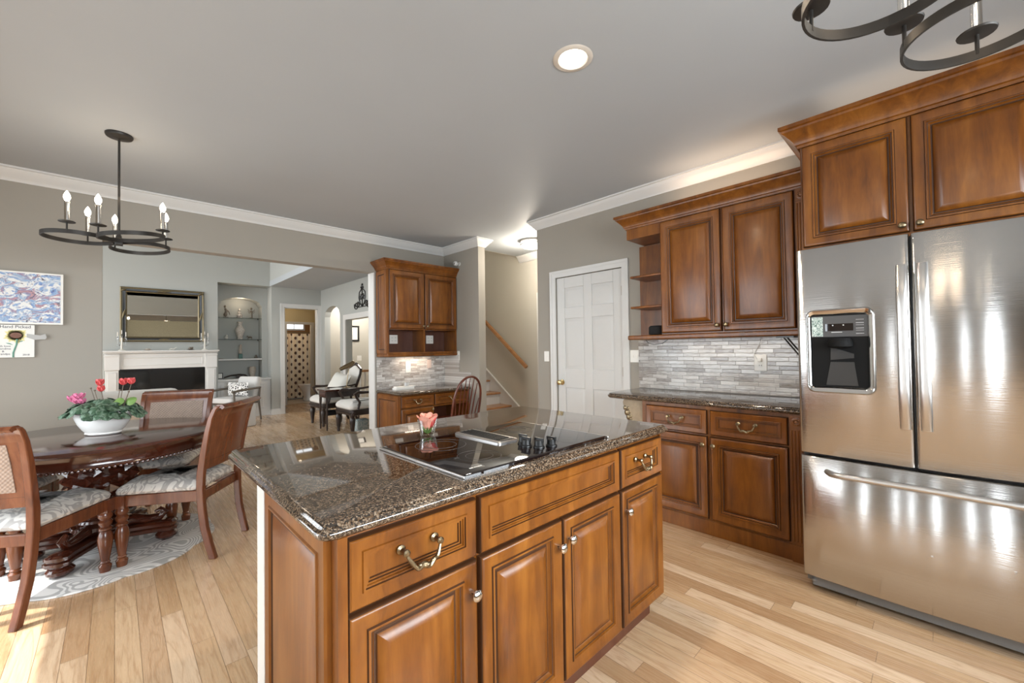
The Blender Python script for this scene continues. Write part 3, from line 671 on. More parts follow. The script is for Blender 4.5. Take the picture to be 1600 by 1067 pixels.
# speaker and cables
b = MB(); b.loft(rrect(-.062, .062, -.045, .045, .04, 6), [(-.012, 0), (-.002, .006), (0, .02), (0, .060), (-.004, .072), (-.018, .080)])
tag(b.build('smart_speaker', BLACKF), 'small black rounded speaker on the lowest open shelf of the wall cabinet', 'speaker', loc=(3.30, 1.665, 1.384), rz=RZ)
b = MB(); b.tube([(3.30, 1.76, 1.343), (3.30, 1.74, 1.318), (3.30, 1.69, 1.305), (3.31, 1.62, 1.312), (3.33, 1.58, 1.343)], .0025, 6); tag(b.build('power_cord', BLACK), 'thin black cord drooping under the open shelves of the wall cabinet', 'cord')
b = MB(); b.tube([(3.42, .90, 1.343), (3.465, .945, 1.28), (3.466, .975, 1.22), (3.466, .955, 1.185), (3.460, .935, 1.178)], .0022, 6); tag(b.build('lamp_cord', plain('white_cord', (.6, .59, .56))), 'pale cord hanging from the wall cabinet to the outlet in the tiles', 'cord')
b = MB()
for dx in (0, .02): b.tube([(3.22, .73 - dx, 1.342), (3.25, .70 - dx, 1.29), (3.27, .64 - dx, 1.20)], .005, 6)
b.box(3.18, 3.30, .66, .76, 1.334, 1.344); tag(b.build('wire_bracket', BLACK), 'black wire bracket under the wall cabinet beside the fridge', 'bracket')
def plate(name, label, loc, rz, w=.07, h=.115, kind='switch', n=1, cat='switch plate', mat=None, hmat=None):
    t = thing(name, label, cat, loc, rz)
    b = MB(); b.loft(rrect(-w / 2, w / 2, -h / 2, h / 2, .006, 3), [(0, 0), (0, .003), (-.003, .006)]); b.xf(Matrix.Rotation(radians(90), 4, 'X')); b.build('plate', mat or PLATE, t)
    for k in range(n):
        u = (k - (n - 1) / 2) * .046
        if kind == 'switch':
            q = MB(); q.box(u - .005, u + .005, -.013, -.006, -.012, .012); q.build('toggle', hmat or PLATE, t, bevel=.001)
        elif kind == 'rocker':
            q = MB(); q.box(u - .016, u + .016, -.009, -.006, -.033, .033); q.build('rocker', hmat or PLATE, t, bevel=.001)
        else:
            for s in (-1, 1):
                q = MB(); q.lathe([(.016, -.005), (.016, -.008), (.004, -.0085)], (u, 0, s * .020), 14, 'y'); so_ = q.build('socket', PLATE, t)
                q = MB(); q.box(u - .008, u - .005, -.0092, -.0080, s * .020 - .004, s * .020 + .006); q.box(u + .005, u + .008, -.0092, -.0080, s * .020 - .004, s * .020 + .006); q.build('slot', INK, so_)
    return t
plate('light_switch', 'double ivory switch plate between the pantry door and the tiles', (XW, 1.965, 1.20), RZ, .115, .115, 'switch', 2)
plate('rocker_switch', 'white rocker switch on the wall left of the pantry door', (XW, 3.062, 1.195), RZ, .07, .115, 'rocker', 1)
o_ = plate('wall_outlet', 'ivory outlet with a plugged cord in the kitchen tiles', (XW - .010, .935, 1.155), RZ, .085, .125, 'outlet', 1, 'outlet')
b = MB(); b.box(-.012, .012, -.035, -.008, .008, .034); b.build('plug', PLATE, o_, bevel=.003)

# ------------------------------------------------------------------ refrigerator
fr = thing('refrigerator', 'stainless french-door refrigerator with ice dispenser beside the wood cabinets', 'refrigerator', (XW, .527, 0), RZ)
FW = .908; FD = XW - 2.615
b = MB(); b.box(.004, FW - .004, -FD + .075, -.03, .03, 1.775); b.build('case', GREYP, fr)
def bulge(x): 
    u = 2 * x / FW - 1; return -.022 * (1 - u * u)
def steel_front(x0, x1, z0, z1, n=14, r=.014, hole=None):
    """curved door skin with rounded vertical edges"""
    b = MB(); col = []
    xs = [x0] + [x0 + r * (1 - cos(k * pi / 8)) for k in range(1, 5)] + [x0 + r + (x1 - x0 - 2 * r) * k / n for k in range(1, n)] + [x1 - r * (1 - cos(k * pi / 8)) for k in range(4, 0, -1)] + [x1]
    def y(x):
        e = min(x - x0, x1 - x); q = 0 if e >= r else r - sqrt(max(0, r * r - (r - e) ** 2)); return -FD + bulge(x) + q
    rings = []
    zr = [(z0, .004), (z0 + .004, .0), (z1 - .004, .0), (z1, .004)]
    for z, ins in zr: rings.append([(x, y(x) + ins, z) for x in xs] + [(x1, -FD + .072, z), (x0, -FD + .072, z)])
    b.rings(rings); return b
XS = .527 - .087
ld = steel_front(0, XS - .003, .722, 1.785).build('door', STEEL, fr, smooth=50, label='left fridge door with dispenser')
rd = steel_front(XS + .003, FW, .722, 1.785).build('door', STEEL, fr, smooth=50, label='right fridge door')
dr = steel_front(0, FW, .085, .706).build('freezer_drawer', STEEL, fr, smooth=50)
def fh(x0): 
    b = MB(); pts = []
    for k in range(17):
        t = k / 16; z = .895 + t * .75; out = .052 * min(1, sin(min(t, 1 - t) * pi * 2.2) if min(t, 1 - t) < .227 else 1)
        pts.append((x0, -FD + bulge(x0) - .006 - out, z))
    rs = []
    for p in pts:
        rs.append([(p[0] + 0.019 * cos(a) * (abs(cos(a)) ** -.25 if abs(cos(a)) > .01 else 1), p[1] + .009 * sin(a), p[2]) for a in [2 * pi * i / 14 for i in range(14)]])
    b.rings(rs); return b
fh(XS - .030).build('handle', STEELH, ld); fh(XS + .038).build('handle', STEELH, rd)
b = MB(); pts = []; rr = []
for k in range(33):
    t = k / 32; x = .115 + t * (FW - .23); e = min(t, 1 - t); out = .050 * (sin(min(1, e / .05) * pi / 2)); pts.append((x, -FD + bulge(x) - .004 - out, .640 + .006 * sin(t * pi))); rr.append(.014)
b.tube(pts, rr, 12); b.build('handle', STEELH, dr)
for px_, pz in ((.480, .345), (.715, .362)):
    b = MB(); b.ball((px_, -FD + bulge(px_) + .002, pz), .006, 10, 6, (1, .5, 1)); b.build('magnet_dot', STEELH, dr)
b = MB(); b.box(.03, FW - .03, -FD + .035, -FD + .10, .022, .080); b.lathe([(.012, 0), (.012, -.03)], (.04, -FD + .06, .05), 12, 'y'); b.build('base_grille', GREYP, fr, bevel=.006)
for x in (.06, FW - .06): b = MB(); b.cyl((x, -FD + .11, 0), .025, .034, 14); b.build('foot', BLACK, fr)
b = MB(); b.box(XS - .0025, XS + .0025, -FD + .02, -FD + .07, .72, 1.78); b.build('gasket', BLACK, fr)
# dispenser
dx0, dx1, dz0, dz1 = .040, .314, 1.045, 1.458
def disp(ins, n=6):
    r = max(.004, .030 - ins * .5); out = []
    for cx, cz, a0 in ((dx1 - ins - r, dz0 + ins + r, -90), (dx1 - ins - r, dz1 - ins - r, 0), (dx0 + ins + r, dz1 - ins - r, 90), (dx0 + ins + r, dz0 + ins + r, 180)):
        for k in range(n + 1):
            a = radians(a0 + 90 * k / n); x = cx + r * cos(a); z = cz + r * sin(a); u = (2 * (x - dx0) / (dx1 - dx0) - 1)
            z += .014 * (1 - u * u) * (1 if z > (dz0 + dz1) / 2 else -1) * max(0, 1 - ins / .035); out.append((x, z))
    return out
b = MB(); yb = lambda x: -FD + bulge(x)
rs = [[(x, yb(x) - h, z) for x, z in disp(i)] for i, h in ((0, -.004), (.001, .010), (.006, .016), (.018, .012), (.026, .004), (.028, -.002), (.029, .0))]
b.rings(rs, (False, False)); b.build('dispenser_frame', CHROME, ld, smooth=50)
b = MB(); xi0, xi1, zi0, zi1 = dx0 + .026, dx1 - .026, dz0 + .056, dz1 - .034
ym = -FD + bulge((xi0 + xi1) / 2)
b.box(xi0, xi1, ym - .004, ym - .0055, zi0 - .03, zi1 + .010); cav = b.build('dispenser_dark_plate', BLACKM, ld)  # flat sheet; shade of the deep recess is put into its black
zm = 1.322
b = MB(); b.box(xi0, xi1, ym - .008, ym - .0055, zm, zi1 + .004); pan = b.build('control_panel', plain('charcoal_panel', (.05, .047, .045), .4), ld, bevel=.002)
b = MB(); b.box(xi0 + .058, xi0 + .168, ym - .0092, ym - .008, zm + .030, zm + .066); b.build('display', DARKGL, pan)
b = MB()
for k in range(3): b.box(xi1 - .044, xi1 - .014, ym - .0092, ym - .008, zm + .014 + k * .026, zm + .016 + k * .026); b.box(xi1 - .044, xi1 - .014, ym - .0092, ym - .008, zm + .030 + k * .026, zm + .0312 + k * .026)
for k in range(2): b.ball((xi0 + .088 + k * .042, ym - .0092, zm + .058), .0032, 8, 5)
BTN = plain('grey_icon', (.55, .55, .54)); b.build('icon', BTN, pan, kind='stuff'); b = MB(); b.box(xi0 + .082, xi0 + .125, ym - .0090, ym - .008, zm + .022, zm + .025); b.build('caption_bar', BTN, pan)
b = MB(); b.box(xi0 + .002, xi0 + .048, ym - .0090, ym - .008, zm + .004, zi1); b.build('sticker', fabric_swirl('foil_sticker', (.10, .16, .14), (.55, .62, .58), 60, 1.5, .25), pan)
b = MB(); cx = (xi0 + xi1) / 2 + .005
b.lathe([(.040, 0), (.046, -.010), (.052, -.030), (.050, -.042), (.030, -.050)], (cx, ym - .012, zm - .006), 20); b.build('spout', BLACKM, ld, label='black water spout')
b = MB(); b.prism([(cx - .060, zi0 - .020), (cx + .065, zi0 - .020), (cx + .052, zm - .125), (cx - .040, zm - .125)], ym - .0056, ym - .0075, 'y'); b.prism([(cx - .040, zm - .115), (cx + .052, zm - .105), (cx + .052, zm - .085), (cx - .038, zm - .050)], ym - .0056, ym - .009, 'y'); b.build('drip_tray', plain('smoky_plastic', (.035, .033, .031), .5, 0, .1, 14, 0, Specular_IOR_Level=.25), ld)
# cabinet above the fridge
fc = thing('fridge_cabinet', 'deep two-door wood cabinet above the stainless refrigerator', 'cabinet', (XW, .562, 0), RZ)
DF = XW - 2.972
b = MB(); b.box(0, .945, -DF, -.002, 1.84, 2.475); b.build('body', CAB, fc)
for x0, lab in ((.0, 'tall wood panel between the fridge and the base cabinet'), (.946, 'tall wood panel on the far right side of the fridge')):
    b = MB(); b.box(x0, x0 + .018, -DF, -.002, 0, 1.838); tag(b.build('fridge_side_panel', CAB), lab, 'panel', loc=(XW, .562, 0), rz=RZ)
cab_door(fc, .008, .466, 1.862, 2.462, -DF, (.438, 1.896), knobmat=BRASSP); cab_door(fc, .478, .937, 1.862, 2.462, -DF, (.504, 1.896), knobmat=BRASSP)
b = MB(); b.sweep([(o * 1.15, 2.466 + z * 1.15) for o, z in CCR], [(.947, -.004), (.947, -DF - .002), (-.002, -DF - .002), (-.002, -.004)]); b.box(0, .945, -DF, -.004, 2.466, 2.58); b.build('crown', CAB, fc, smooth=30)

# ------------------------------------------------------------------ desk nook
du = thing('desk_wall_cabinet', 'reddish wall cabinet with two doors and two open cubbies above the desk', 'cabinet', (2.395, YB, 0))
DW = 3.430 - 2.395; DD = YB - 4.68
b = MB(); b.box(0, .018, -DD, -.002, 1.215, 2.30); b.box(DW - .018, DW, -DD, -.002, 1.215, 2.30); b.box(.018, DW - .018, -DD, -.002, 1.545, 2.30); b.box(.018, DW - .018, -DD, -.002, 1.215, 1.262); b.box(DW / 2 - .012, DW / 2 + .012, -DD, -.002, 1.262, 1.545); b.build('body', CAB, du)
b = MB(); b.box(.018, DW - .018, -.012, -.0025, 1.262, 1.545); b.build('cubby_back', CABIN, du)
b = MB(); b.box(-.008, DW, -DD - .016, -.004, 1.205, 1.238); b.build('light_rail', CAB, du, bevel=.008)
cab_door(du, .022, DW / 2 - .004, 1.558, 2.285, -DD, (DW / 2 - .030, 1.595), knobmat=BRASSP); cab_door(du, DW / 2 + .004, DW - .006, 1.558, 2.285, -DD, (DW / 2 + .030, 1.595), knobmat=BRASSP)
b = MB(); b.panel(.012, DD - .012, 1.245, 2.28, 0, [(0, 0), (0, .006), (.003, .010), (.040, .009), (.043, .012), (.048, .011), (.054, .004), (.060, .004), (.075, .009), (.078, .010)], (5, 6)); b.xf(Matrix.Translation((0, 0, 0)) @ Matrix.Rotation(radians(-90), 4, 'Z')); b.build('side_panel', [CAB, GLAZE], du, smooth=30)
b = MB(); b.sweep([(o, 2.292 + z) for o, z in CCR], [(DW, -DD - .002), (-.002, -DD - .002), (-.002, -.004)]); b.box(0, DW, -DD, -.004, 2.292, 2.39); b.build('crown', CAB, du, smooth=30)
db = thing('desk_cabinet', 'stained desk cabinet with one drawer over a door left of the knee space', 'cabinet', (2.395, YB, 0))
DB = YB - 4.415
b = MB(); b.box(0, .475, -DB, -.004, 0.0, .748); b.build('body', CAB, db)
cab_drawer(db, .022, .468, .598, .738, -DB, .085); cab_door(db, .022, .468, .10, .588, -DB, (.445, .55), knobmat=BRASSP)
b = MB(); b.panel(.012, DB - .012, .02, .74, 0, [(0, 0), (0, .006), (.003, .010), (.045, .009), (.048, .012), (.054, .011), (.060, .004), (.066, .004), (.090, .010), (.094, .011)], (5, 6)); b.xf(Matrix.Rotation(radians(-90), 4, 'Z')); b.build('side_panel', [CAB, GLAZE], db, smooth=30)
dd = thing('desk_drawer_unit', 'wide stained drawer hung under the granite over the knee space', 'drawer', (2.395, YB, 0))
b = MB(); b.box(.478, DW, -DB, -.06, .575, .748); b.box(DW - .02, DW, -DB, -.004, 0, .575); b.build('body', CAB, dd); cab_drawer(dd, .486, DW - .012, .598, .738, -DB, .085)
b = MB(); b.box(.478, DW - .02, -.05, -.03, .0, .575); b.build('back_panel', CABIN, dd)
counter('desk_countertop', [(2.378, 4.375), (3.424, 4.375), (3.424, YB), (2.378, YB)], .79, 'small granite desk top under the reddish cabinet by the living room opening')
bpy.data.objects['desk_countertop'].location = (-.002, -.0115, 0)
plate('cubby_outlet', 'ivory double outlet inside the left open cubby', (2.62, YB - .0125, 1.43), 0, .115, .115, 'outlet', 2, 'outlet')
plate('cubby_outlet', 'ivory double outlet inside the right open cubby', (3.17, YB - .0125, 1.43), 0, .115, .115, 'outlet', 2, 'outlet')
plate('desk_switch', 'tall ivory switch plate in the desk tiles, the left one', (2.83, YB - .011, 1.06), 0, .075, .15, 'switch', 1)
plate('desk_plate', 'pinkish blank plate in the desk tiles, right of the switch', (3.16, YB - .011, 1.09), 0, .07, .12, 'blank', 0, 'switch plate', plain('pink_beige_plate', (.62, .50, .44), .4))
plate('thermostat', 'slim white control on the column wall above the desk end', (3.433, 4.64, 1.20), RZ, .05, .13, 'rocker', 1, 'wall control')
sc_ = thing('security_camera', 'tiny white camera on the wall at the top right of the desk cabinet', 'camera', (3.433, 4.60, 2.47), RZ)
b = MB(); b.lathe([(.028, 0), (.028, -.012), (.010, -.014), (.010, -.035)], (0, 0, 0), 16, 'y'); b.build('bracket', WHITE, sc_)
b = MB(); b.lathe([(.022, 0), (.030, -.012), (.031, -.045), (.024, -.055)], (.012, -.040, -.005), 18, 'y'); b.build('housing', WHITE, sc_)
b = MB(); b.lathe([(.018, 0), (.006, -.003)], (.012, -.096, -.005), 14, 'y'); b.build('lens', CHROME, sc_)
ps = thing('desk_papers', 'small stack of white papers and a charger on the desk top', 'papers', (2.68, 4.80, .7885))
b = MB(); b.box(-.14, .12, -.05, .05, 0, .022); b.box(-.12, .15, -.03, .06, .022, .036); b.build('paper_stack', PAPER, ps, bevel=.002)
b = MB(); b.box(.01, .06, -.02, .02, .036, .080); b.build('charger', WHITE, ps, bevel=.006)
# windsor chair tucked at the desk
wc = thing('windsor_chair', 'dark red spindle-back windsor chair at the desk', 'chair', (3.03, 4.20, 0), radians(180 + 4))
b = MB(); pts = []
for k in range(25):
    t = k / 24; a = pi * t; x = -.215 * cos(a) * (1 + .10 * sin(a)); z = .46 + (.50 * sin(a) ** .62); pts.append((x, .20 + (z - .46) * .22, z))
b.tube(pts, .0145, 10); b.build('back_bow', WINDW, wc)
for k in range(7):
    u = (k - 3) / 3.3; zt = .46 + .485 * (1 - min(1, abs(u)) ** 2.6) ** .5
    b = MB(); b.tube([(u * .165, .195, .44), (u * .185, .195 + (zt - .46) * .11, (.46 + zt) / 2), (u * .205, .20 + (zt - .46) * .22, zt)], [.0065, .0085, .005], 8); b.build('spindle', WINDW, wc)
b = MB(); b.loft([(.235 * cos(a) * (1 if sin(a) < 0 else .92), .215 * sin(a)) for a in [2 * pi * k / 32 for k in range(32)]], [(-.03, .405), (0, .42), (0, .435), (-.012, .445), (-.08, .438)]); b.build('seat', WINDW, wc)
for sx, sy in ((-1, -1), (1, -1), (-1, 1), (1, 1)):
    b = MB(); b.tube([(sx * .15, sy * .13, .41), (sx * .175, sy * .155, .30), (sx * .19, sy * .175, .2), (sx * .22, sy * .21, .012)], [.013, .020, .014, .011], 10); b.build('leg', WINDW, wc)
b = MB(); 
for sx in (-1, 1): b.tube([(sx * .19, -.18, .18), (sx * .19, .18, .18)], .010, 8)
b.tube([(-.19, 0, .18), (.19, 0, .18)], .010, 8); b.build('stretcher', WINDW, wc)

# ------------------------------------------------------------------ dining set
TX, TY = -.06, 3.85
rg_ = MB(); 
out = [(TX + (.575 + .030 * abs(sin(4.5 * a)) ** .7) * cos(a), TY + (.575 + .030 * abs(sin(4.5 * a)) ** .7) * sin(a)) for a in [2 * pi * k / 144 for k in range(144)]]
rg_.loft([(x - TX, y - TY) for x, y in out], [(-.002, .0005), (0, .004), (-.003, .010), (-.012, .011)])
tag(rg_.build('area_rug', RUGM), 'round grey and white swirl rug with scalloped edge under the dining table', 'rug', loc=(TX, TY, 0))
dt = thing('dining_table', 'round dark mahogany pedestal dining table with glossy top', 'table', (TX, TY, .011))
b = MB(); b.lathe([(.55, .722), (.625, .722), (.645, .728), (.650, .736), (.646, .744), (.640, .750), (.634, .7525), (.02, .7525)], (0, 0, 0), 96); b.build('tabletop', TABLEW, dt, smooth=30)
b = MB(); b.lathe([(.555, .640), (.578, .640), (.582, .650), (.576, .662), (.580, .700), (.590, .722), (.555, .722)], (0, 0, 0), 96, cap=(False, False)); ap = b.build('apron', TABLEW, dt)
b = MB()
for k in range(150): a = 2 * pi * k / 150; b.ball((.580 * cos(a), .580 * sin(a), .637), .0085, 6, 4)
b.build('bead_trim', TABLEW, ap, kind='stuff')
b = MB(); n = 14; zs = [.27, .33, .39, .45, .51, .57, .62]; rr_ = [.085, .125, .155, .170, .172, .155, .12]
for k in range(6):
    for i in range(n):
        a0 = 2 * pi * (i + .5 * (k % 2)) / n; a1 = a0 + 2 * pi / n; am = (a0 + a1) / 2; zm_ = (zs[k] + zs[k + 1]) / 2; rm = (rr_[k] + rr_[k + 1]) / 2 + .030
        P = [(rr_[k] * cos(a0), rr_[k] * sin(a0), zs[k]), (rr_[k] * cos(a1), rr_[k] * sin(a1), zs[k]), (rr_[k + 1] * cos(a1), rr_[k + 1] * sin(a1), zs[k + 1]), (rr_[k + 1] * cos(a0), rr_[k + 1] * sin(a0), zs[k + 1]), (rm * cos(am), rm * sin(am), zm_)]
        b.add(P, [(0, 1, 4), (1, 2, 4), (2, 3, 4), (3, 0, 4)])
b.lathe([(.08, .27), (.12, .62), (.05, .621)], (0, 0, 0), 14)
b.build('pedestal', TABLEW, dt, smooth=0)
b = MB(); b.lathe([(.14, .145), (.15, .16), (.145, .18), (.12, .19), (.13, .205), (.125, .22), (.10, .235), (.085, .27)], (0, 0, 0), 32); b.build('base_collar', TABLEW, dt); b = MB(); b.lathe([(.12, .62), (.20, .64), (.22, .722), (.1, .723)], (0, 0, 0), 32); b.build('upper_collar', TABLEW, dt)
for k in range(4):
    a = radians(-120 + 90 * k + (12 if k % 2 else 0)); M = Matrix.Rotation(a, 4, 'Z')
    b = MB(); b.loft([(.04, -.055), (.30, -.050), (.37, -.062), (.395, -.03), (.395, .03), (.37, .062), (.30, .050), (.04, .055)], [(-.006, .062), (0, .068), (0, .086), (-.010, .092), (-.004, .098), (-.004, .116), (-.014, .124), (-.022, .130)])
    b.tube([(.08, 0, .15), (.16, 0, .165), (.24, 0, .150), (.30, 0, .155), (.325, 0, .185), (.30, 0, .205), (.275, 0, .190)], [.040, .034, .028, .026, .024, .018, .012], 10)
    b.xf(M); o = b.build('foot_arm', TABLEW, dt)
    b = MB(); b.lathe([(.038, -.0), (.045, .008), (.060, .020), (.062, .036), (.050, .050), (.042, .056), (.050, .064)], (.335, 0, 0), 20); b.xf(M); b.build('bun_foot', TABLEW, o)

def curved_slab(b, hw, prof, th, sag, n=12, taper=0):
    """board between x = -hw..hw along a (y, z) profile, bowed backwards by sag in its middle"""
    rs = []
    for i in range(n + 1):
        u = -1 + 2 * i / n; front = []; back = []
        for k, (y, z) in enumerate(prof):
            a = Vector(prof[max(0, k - 1)]); c = Vector(prof[min(len(prof) - 1, k + 1)]); t = (c - a).normalized(); nx = Vector((t.y, -t.x))
            yy = y + sag * (1 - u * u)
            front.append((u * hw, yy - nx.x * th / 2, z - nx.y * th / 2)); back.append((u * hw, yy + nx.x * th / 2, z + nx.y * th / 2))
        rs.append(front + back[::-1])
    b.rings(rs)
CP = [(.285, 0.0), (.262, .09), (.238, .20), (.226, .32), (.222, .44), (.228, .54), (.246, .66), (.268, .78), (.292, .88), (.316, .935), (.334, .955)]
def back_at(z):
    for (y0, z0), (y1, z1) in zip(CP, CP[1:]):
        if z0 <= z <= z1: return y0 + (y1 - y0) * (z - z0) / (z1 - z0)
    return CP[-1][0]
LEGP = [(.018, 0), (.024, .004), (.028, .030), (.030, .045), (.020, .058), (.024, .066), (.019, .074), (.024, .105), (.032, .160), (.036, .205), (.030, .235), (.024, .248), (.031, .256), (.031, .266), (.024, .274), (.032, .290), (.033, .302), (.024, .314), (.034, .330), (.033, .345), (.026, .360)]
def make_chair(label):
    t = thing('dining_chair', label, 'chair', group=None)
    for s in (-1, 1):
        b = MB(); b.lathe(LEGP, (s * .222, -.215, 0), 18); b.box(s * .222 - .030, s * .222 + .030, -.245, -.185, .358, .432); b.build('front_leg', CHAIRW, t)
    for s in (-1, 1):
        rs = []
        for k, (y, z) in enumerate(CP):
            hw = .0165; d = .024 if z < .5 else .026 - .010 * (z - .5) / .45; x = s * (.200 + .042 * z)
            rs.append([(x - hw, y - d, z), (x + hw, y - d, z), (x + hw, y + d * .7, z), (x - hw, y + d * .7, z)])
        b = MB(); b.rings(rs); b.build('rear_leg', CHAIRW, t, bevel=.005)
    b = MB()
    for s in (-1, 1): b.prism([(s * .236, -.20), (s * .206, .215), (s * .186, .215), (s * .214, -.20)], .362, .430)
    b.box(-.20, .20, -.240, -.218, .362, .430); b.box(-.19, .19, .20, .222, .362, .420); b.build('seat_frame', CHAIRW, t, bevel=.004)
    b = MB()
    poly = rrect(-.238, .238, -.252, .200, .035, 4); poly = [(x * (1 - .13 * (y + .255) / .455), y) for x, y in poly]
    b.loft(poly, [(-.012, .428), (0, .436), (.004, .452), (-.004, .468), (-.025, .484), (-.06, .497), (-.11, .505), (-.17, .508)]); b.build('seat', DAMASK, t)
    b = MB(); curved_slab(b, .246, [(back_at(z), z) for z in (.885, .90, .92)] + [(.312, .940), (.332, .953), (.352, .952), (.362, .940)], .022, .018); b.build('top_rail', CHAIRW, t)
    b = MB(); curved_slab(b, .222, [(back_at(z), z) for z in (.560, .610)], .022, .018); b.build('lower_rail', CHAIRW, t)
    prof = [(back_at(z), z) for z in (.605, .66, .72, .78, .84, .89)]
    b = MB(); curved_slab(b, .222, prof, .016, .018); bp_ = b.build('back_panel', CHAIRW, t)
    b = MB(); curved_slab(b, .186, [(y - .006 + .0054, z) for y, z in [(back_at(z), z) for z in (.635, .70, .76, .82, .870)]], .012, .0126); b.build('woven_inset', WOVEN, bp_, label='woven cane panel facing the seat')
    return t
def place(t, x, y, fx, fy, label):
    t.location = (x, y, 0); t.rotation_euler = (0, 0, atan2(fx, -fy)); t['label'] = label; t['group'] = 'dining chairs around the round table'
ch = make_chair('')
others = [copy_tree(ch) for _ in range(3)]
b = MB(); curved_slab(b, .180, [(y + .007 + .0062, z) for y, z in [(back_at(z), z) for z in (.635, .70, .76, .82, .870)]], .010, .0118); b.build('woven_back_inset', WOVEN, others[0], label='woven cane panel on the rear of the back')
place(ch, .335, 3.512, -.81, .586, 'dining chair on the right of the table with its solid back towards the island')
place(others[0], -.345, 3.382, .56, .83, 'dining chair cut off by the left frame edge with its woven back half seen')
place(others[1], .275, 4.33, -.40, -.92, 'dining chair facing the camera behind the flower pot and table')
place(others[2], -.60, 4.10, .92, -.38, 'dining chair on the far left, only its patterned seat showing beneath the table top')

# potted cyclamen
pl = thing('potted_cyclamen', 'white oval bowl of cyclamen with red and pink flowers on the dining table', 'plant', (-.055, 3.83, .7635))
b = MB(); rs = []
for r, z in ((.085, 0), (.092, .004), (.100, .010), (.096, .018), (.112, .035), (.136, .072), (.153, .112), (.160, .138), (.164, .142), (.160, .146), (.152, .140), (.146, .118)):
    rs.append([(r * 1.0 * cos(2 * pi * k / 40), r * .80 * sin(2 * pi * k / 40), z) for k in range(40)])
b.rings(rs, (True, False)); 
for k in range(len(b.v)): pass
RP = radians(-44)
b.xf(Matrix.Rotation(RP, 4, 'Z')); b.build('bowl', CERAM, pl)
b = MB(); b.lathe([(.148, .117), (.01, .119)], (0, 0, 0), 30); b.xf(Matrix.Rotation(RP, 4, 'Z') @ Matrix.Diagonal((1, .8, 1, 1))); b.build('soil', SOIL, pl)
def leaf(b, c, r, nrm, ang, cup=.25):
    q = Vector((0, 0, 1)).rotation_difference(Vector(nrm).normalized()).to_matrix().to_4x4(); M = Matrix.Translation(c) @ q @ Matrix.Rotation(ang, 4, 'Z')
    i0 = len(b.v); rs = []
    for k in range(4):
        f = k / 3; ring = []
        for i in range(12):
            a = 2 * pi * i / 12; rad = r * f * (1 - .35 * max(0, cos(a)) ** 6 + .12 * max(0, -cos(a)) ** 3); ring.append((rad * cos(a), rad * sin(a), -cup * r * f * f + .05 * r * sin(3 * a) * f))
        rs.append(ring)
    b.rings(rs, (False, False)); b.xf(M, i0)
rnd = random.Random(3)
lv = MB(); 
for i in range(150):
    a = rnd.uniform(0, 2 * pi); rr = sqrt(rnd.random()) ; rad = .215 * rr
    z = .150 + .065 * (1 - rr ** 2) + rnd.uniform(-.012, .02) - .02 * max(0, rr - .8) * 5
    p = Matrix.Rotation(RP, 4, 'Z') @ Vector((rad * cos(a), rad * sin(a) * .85, z))
    leaf(lv, p, rnd.uniform(.022, .037), (p.x * 3.2 + rnd.uniform(-.3, .3), p.y * 3.2 + rnd.uniform(-.3, .3), .75), rnd.uniform(0, 6.3))
lv.build('foliage', LEAF, pl, kind='stuff')
lv = MB()
Rt = Vector((cos(yaw), -sin(yaw), 0)); Tw = Vector((-sin(yaw), -cos(yaw), 0))      # across the table and towards the kitchen
for u, w, z in ((.045, .10, .16), (.115, .03, .215), (.17, .0, .215), (.055, .13, .14)): leaf(lv, Rt * u + Tw * w + Vector((0, 0, z)), .034, (Tw.x + .2, Tw.y, .7), u * 20)
lv.build('young_leaf', LEAFL, pl)
b = MB(); fl = MB(); pk = MB()
def bloom(mb, c, sz, n=5, spread=.5):
    for k in range(n):
        a = 2 * pi * k / n + c.x * 50; i0 = len(mb.v); rs = []
        for t in range(5):
            f = t / 4; w = sz * .42 * sin(.25 + f * 2.6); rs.append([(q * w, spread * sz * f * (1.2 - .4 * f), sz * f - .25 * w * q * q) for q in (-1, -.4, .4, 1)])
        mb.rings(rs, (False, False), 0, False); mb.xf(Matrix.Translation(c) @ Matrix.Rotation(a, 4, 'Z'), i0)
def stalk(top, base): b.tube([base, base.lerp(top, .5) + Vector((.006, 0, .01)), top], .0022, 5)
for u, z, sz in ((-.005, .318, .044), (.002, .280, .040), (.148, .322, .044), (.200, .326, .042)):
    c = Rt * u + Tw * .02 + Vector((0, 0, z)); bloom(fl, c, sz, 6, .55); stalk(c, Rt * (u * .55) + Vector((0, 0, .13)))
for u, z, sz in ((-.155, .215, .045), (-.120, .232, .042), (-.135, .205, .04), (-.105, .205, .035)):
    c = Rt * u + Tw * .04 + Vector((0, 0, z)); bloom(pk, c, sz, 7, .9); stalk(c, Rt * (u * .7) + Vector((0, 0, .12)))
for u, z in ((-.085, .30), (-.06, .285), (.105, .285), (.165, .275)): 
    c = Rt * u + Vector((0, 0, z)); stalk(c, Rt * (u * .6) + Vector((0, 0, .13))); b.ball(c, .006, 6, 5)
b.build('stem', STEM, pl); fl.build('flower', RED, pl, label='coral red flowers'); pk.build('flower', PINK, pl, label='pink flower cluster')

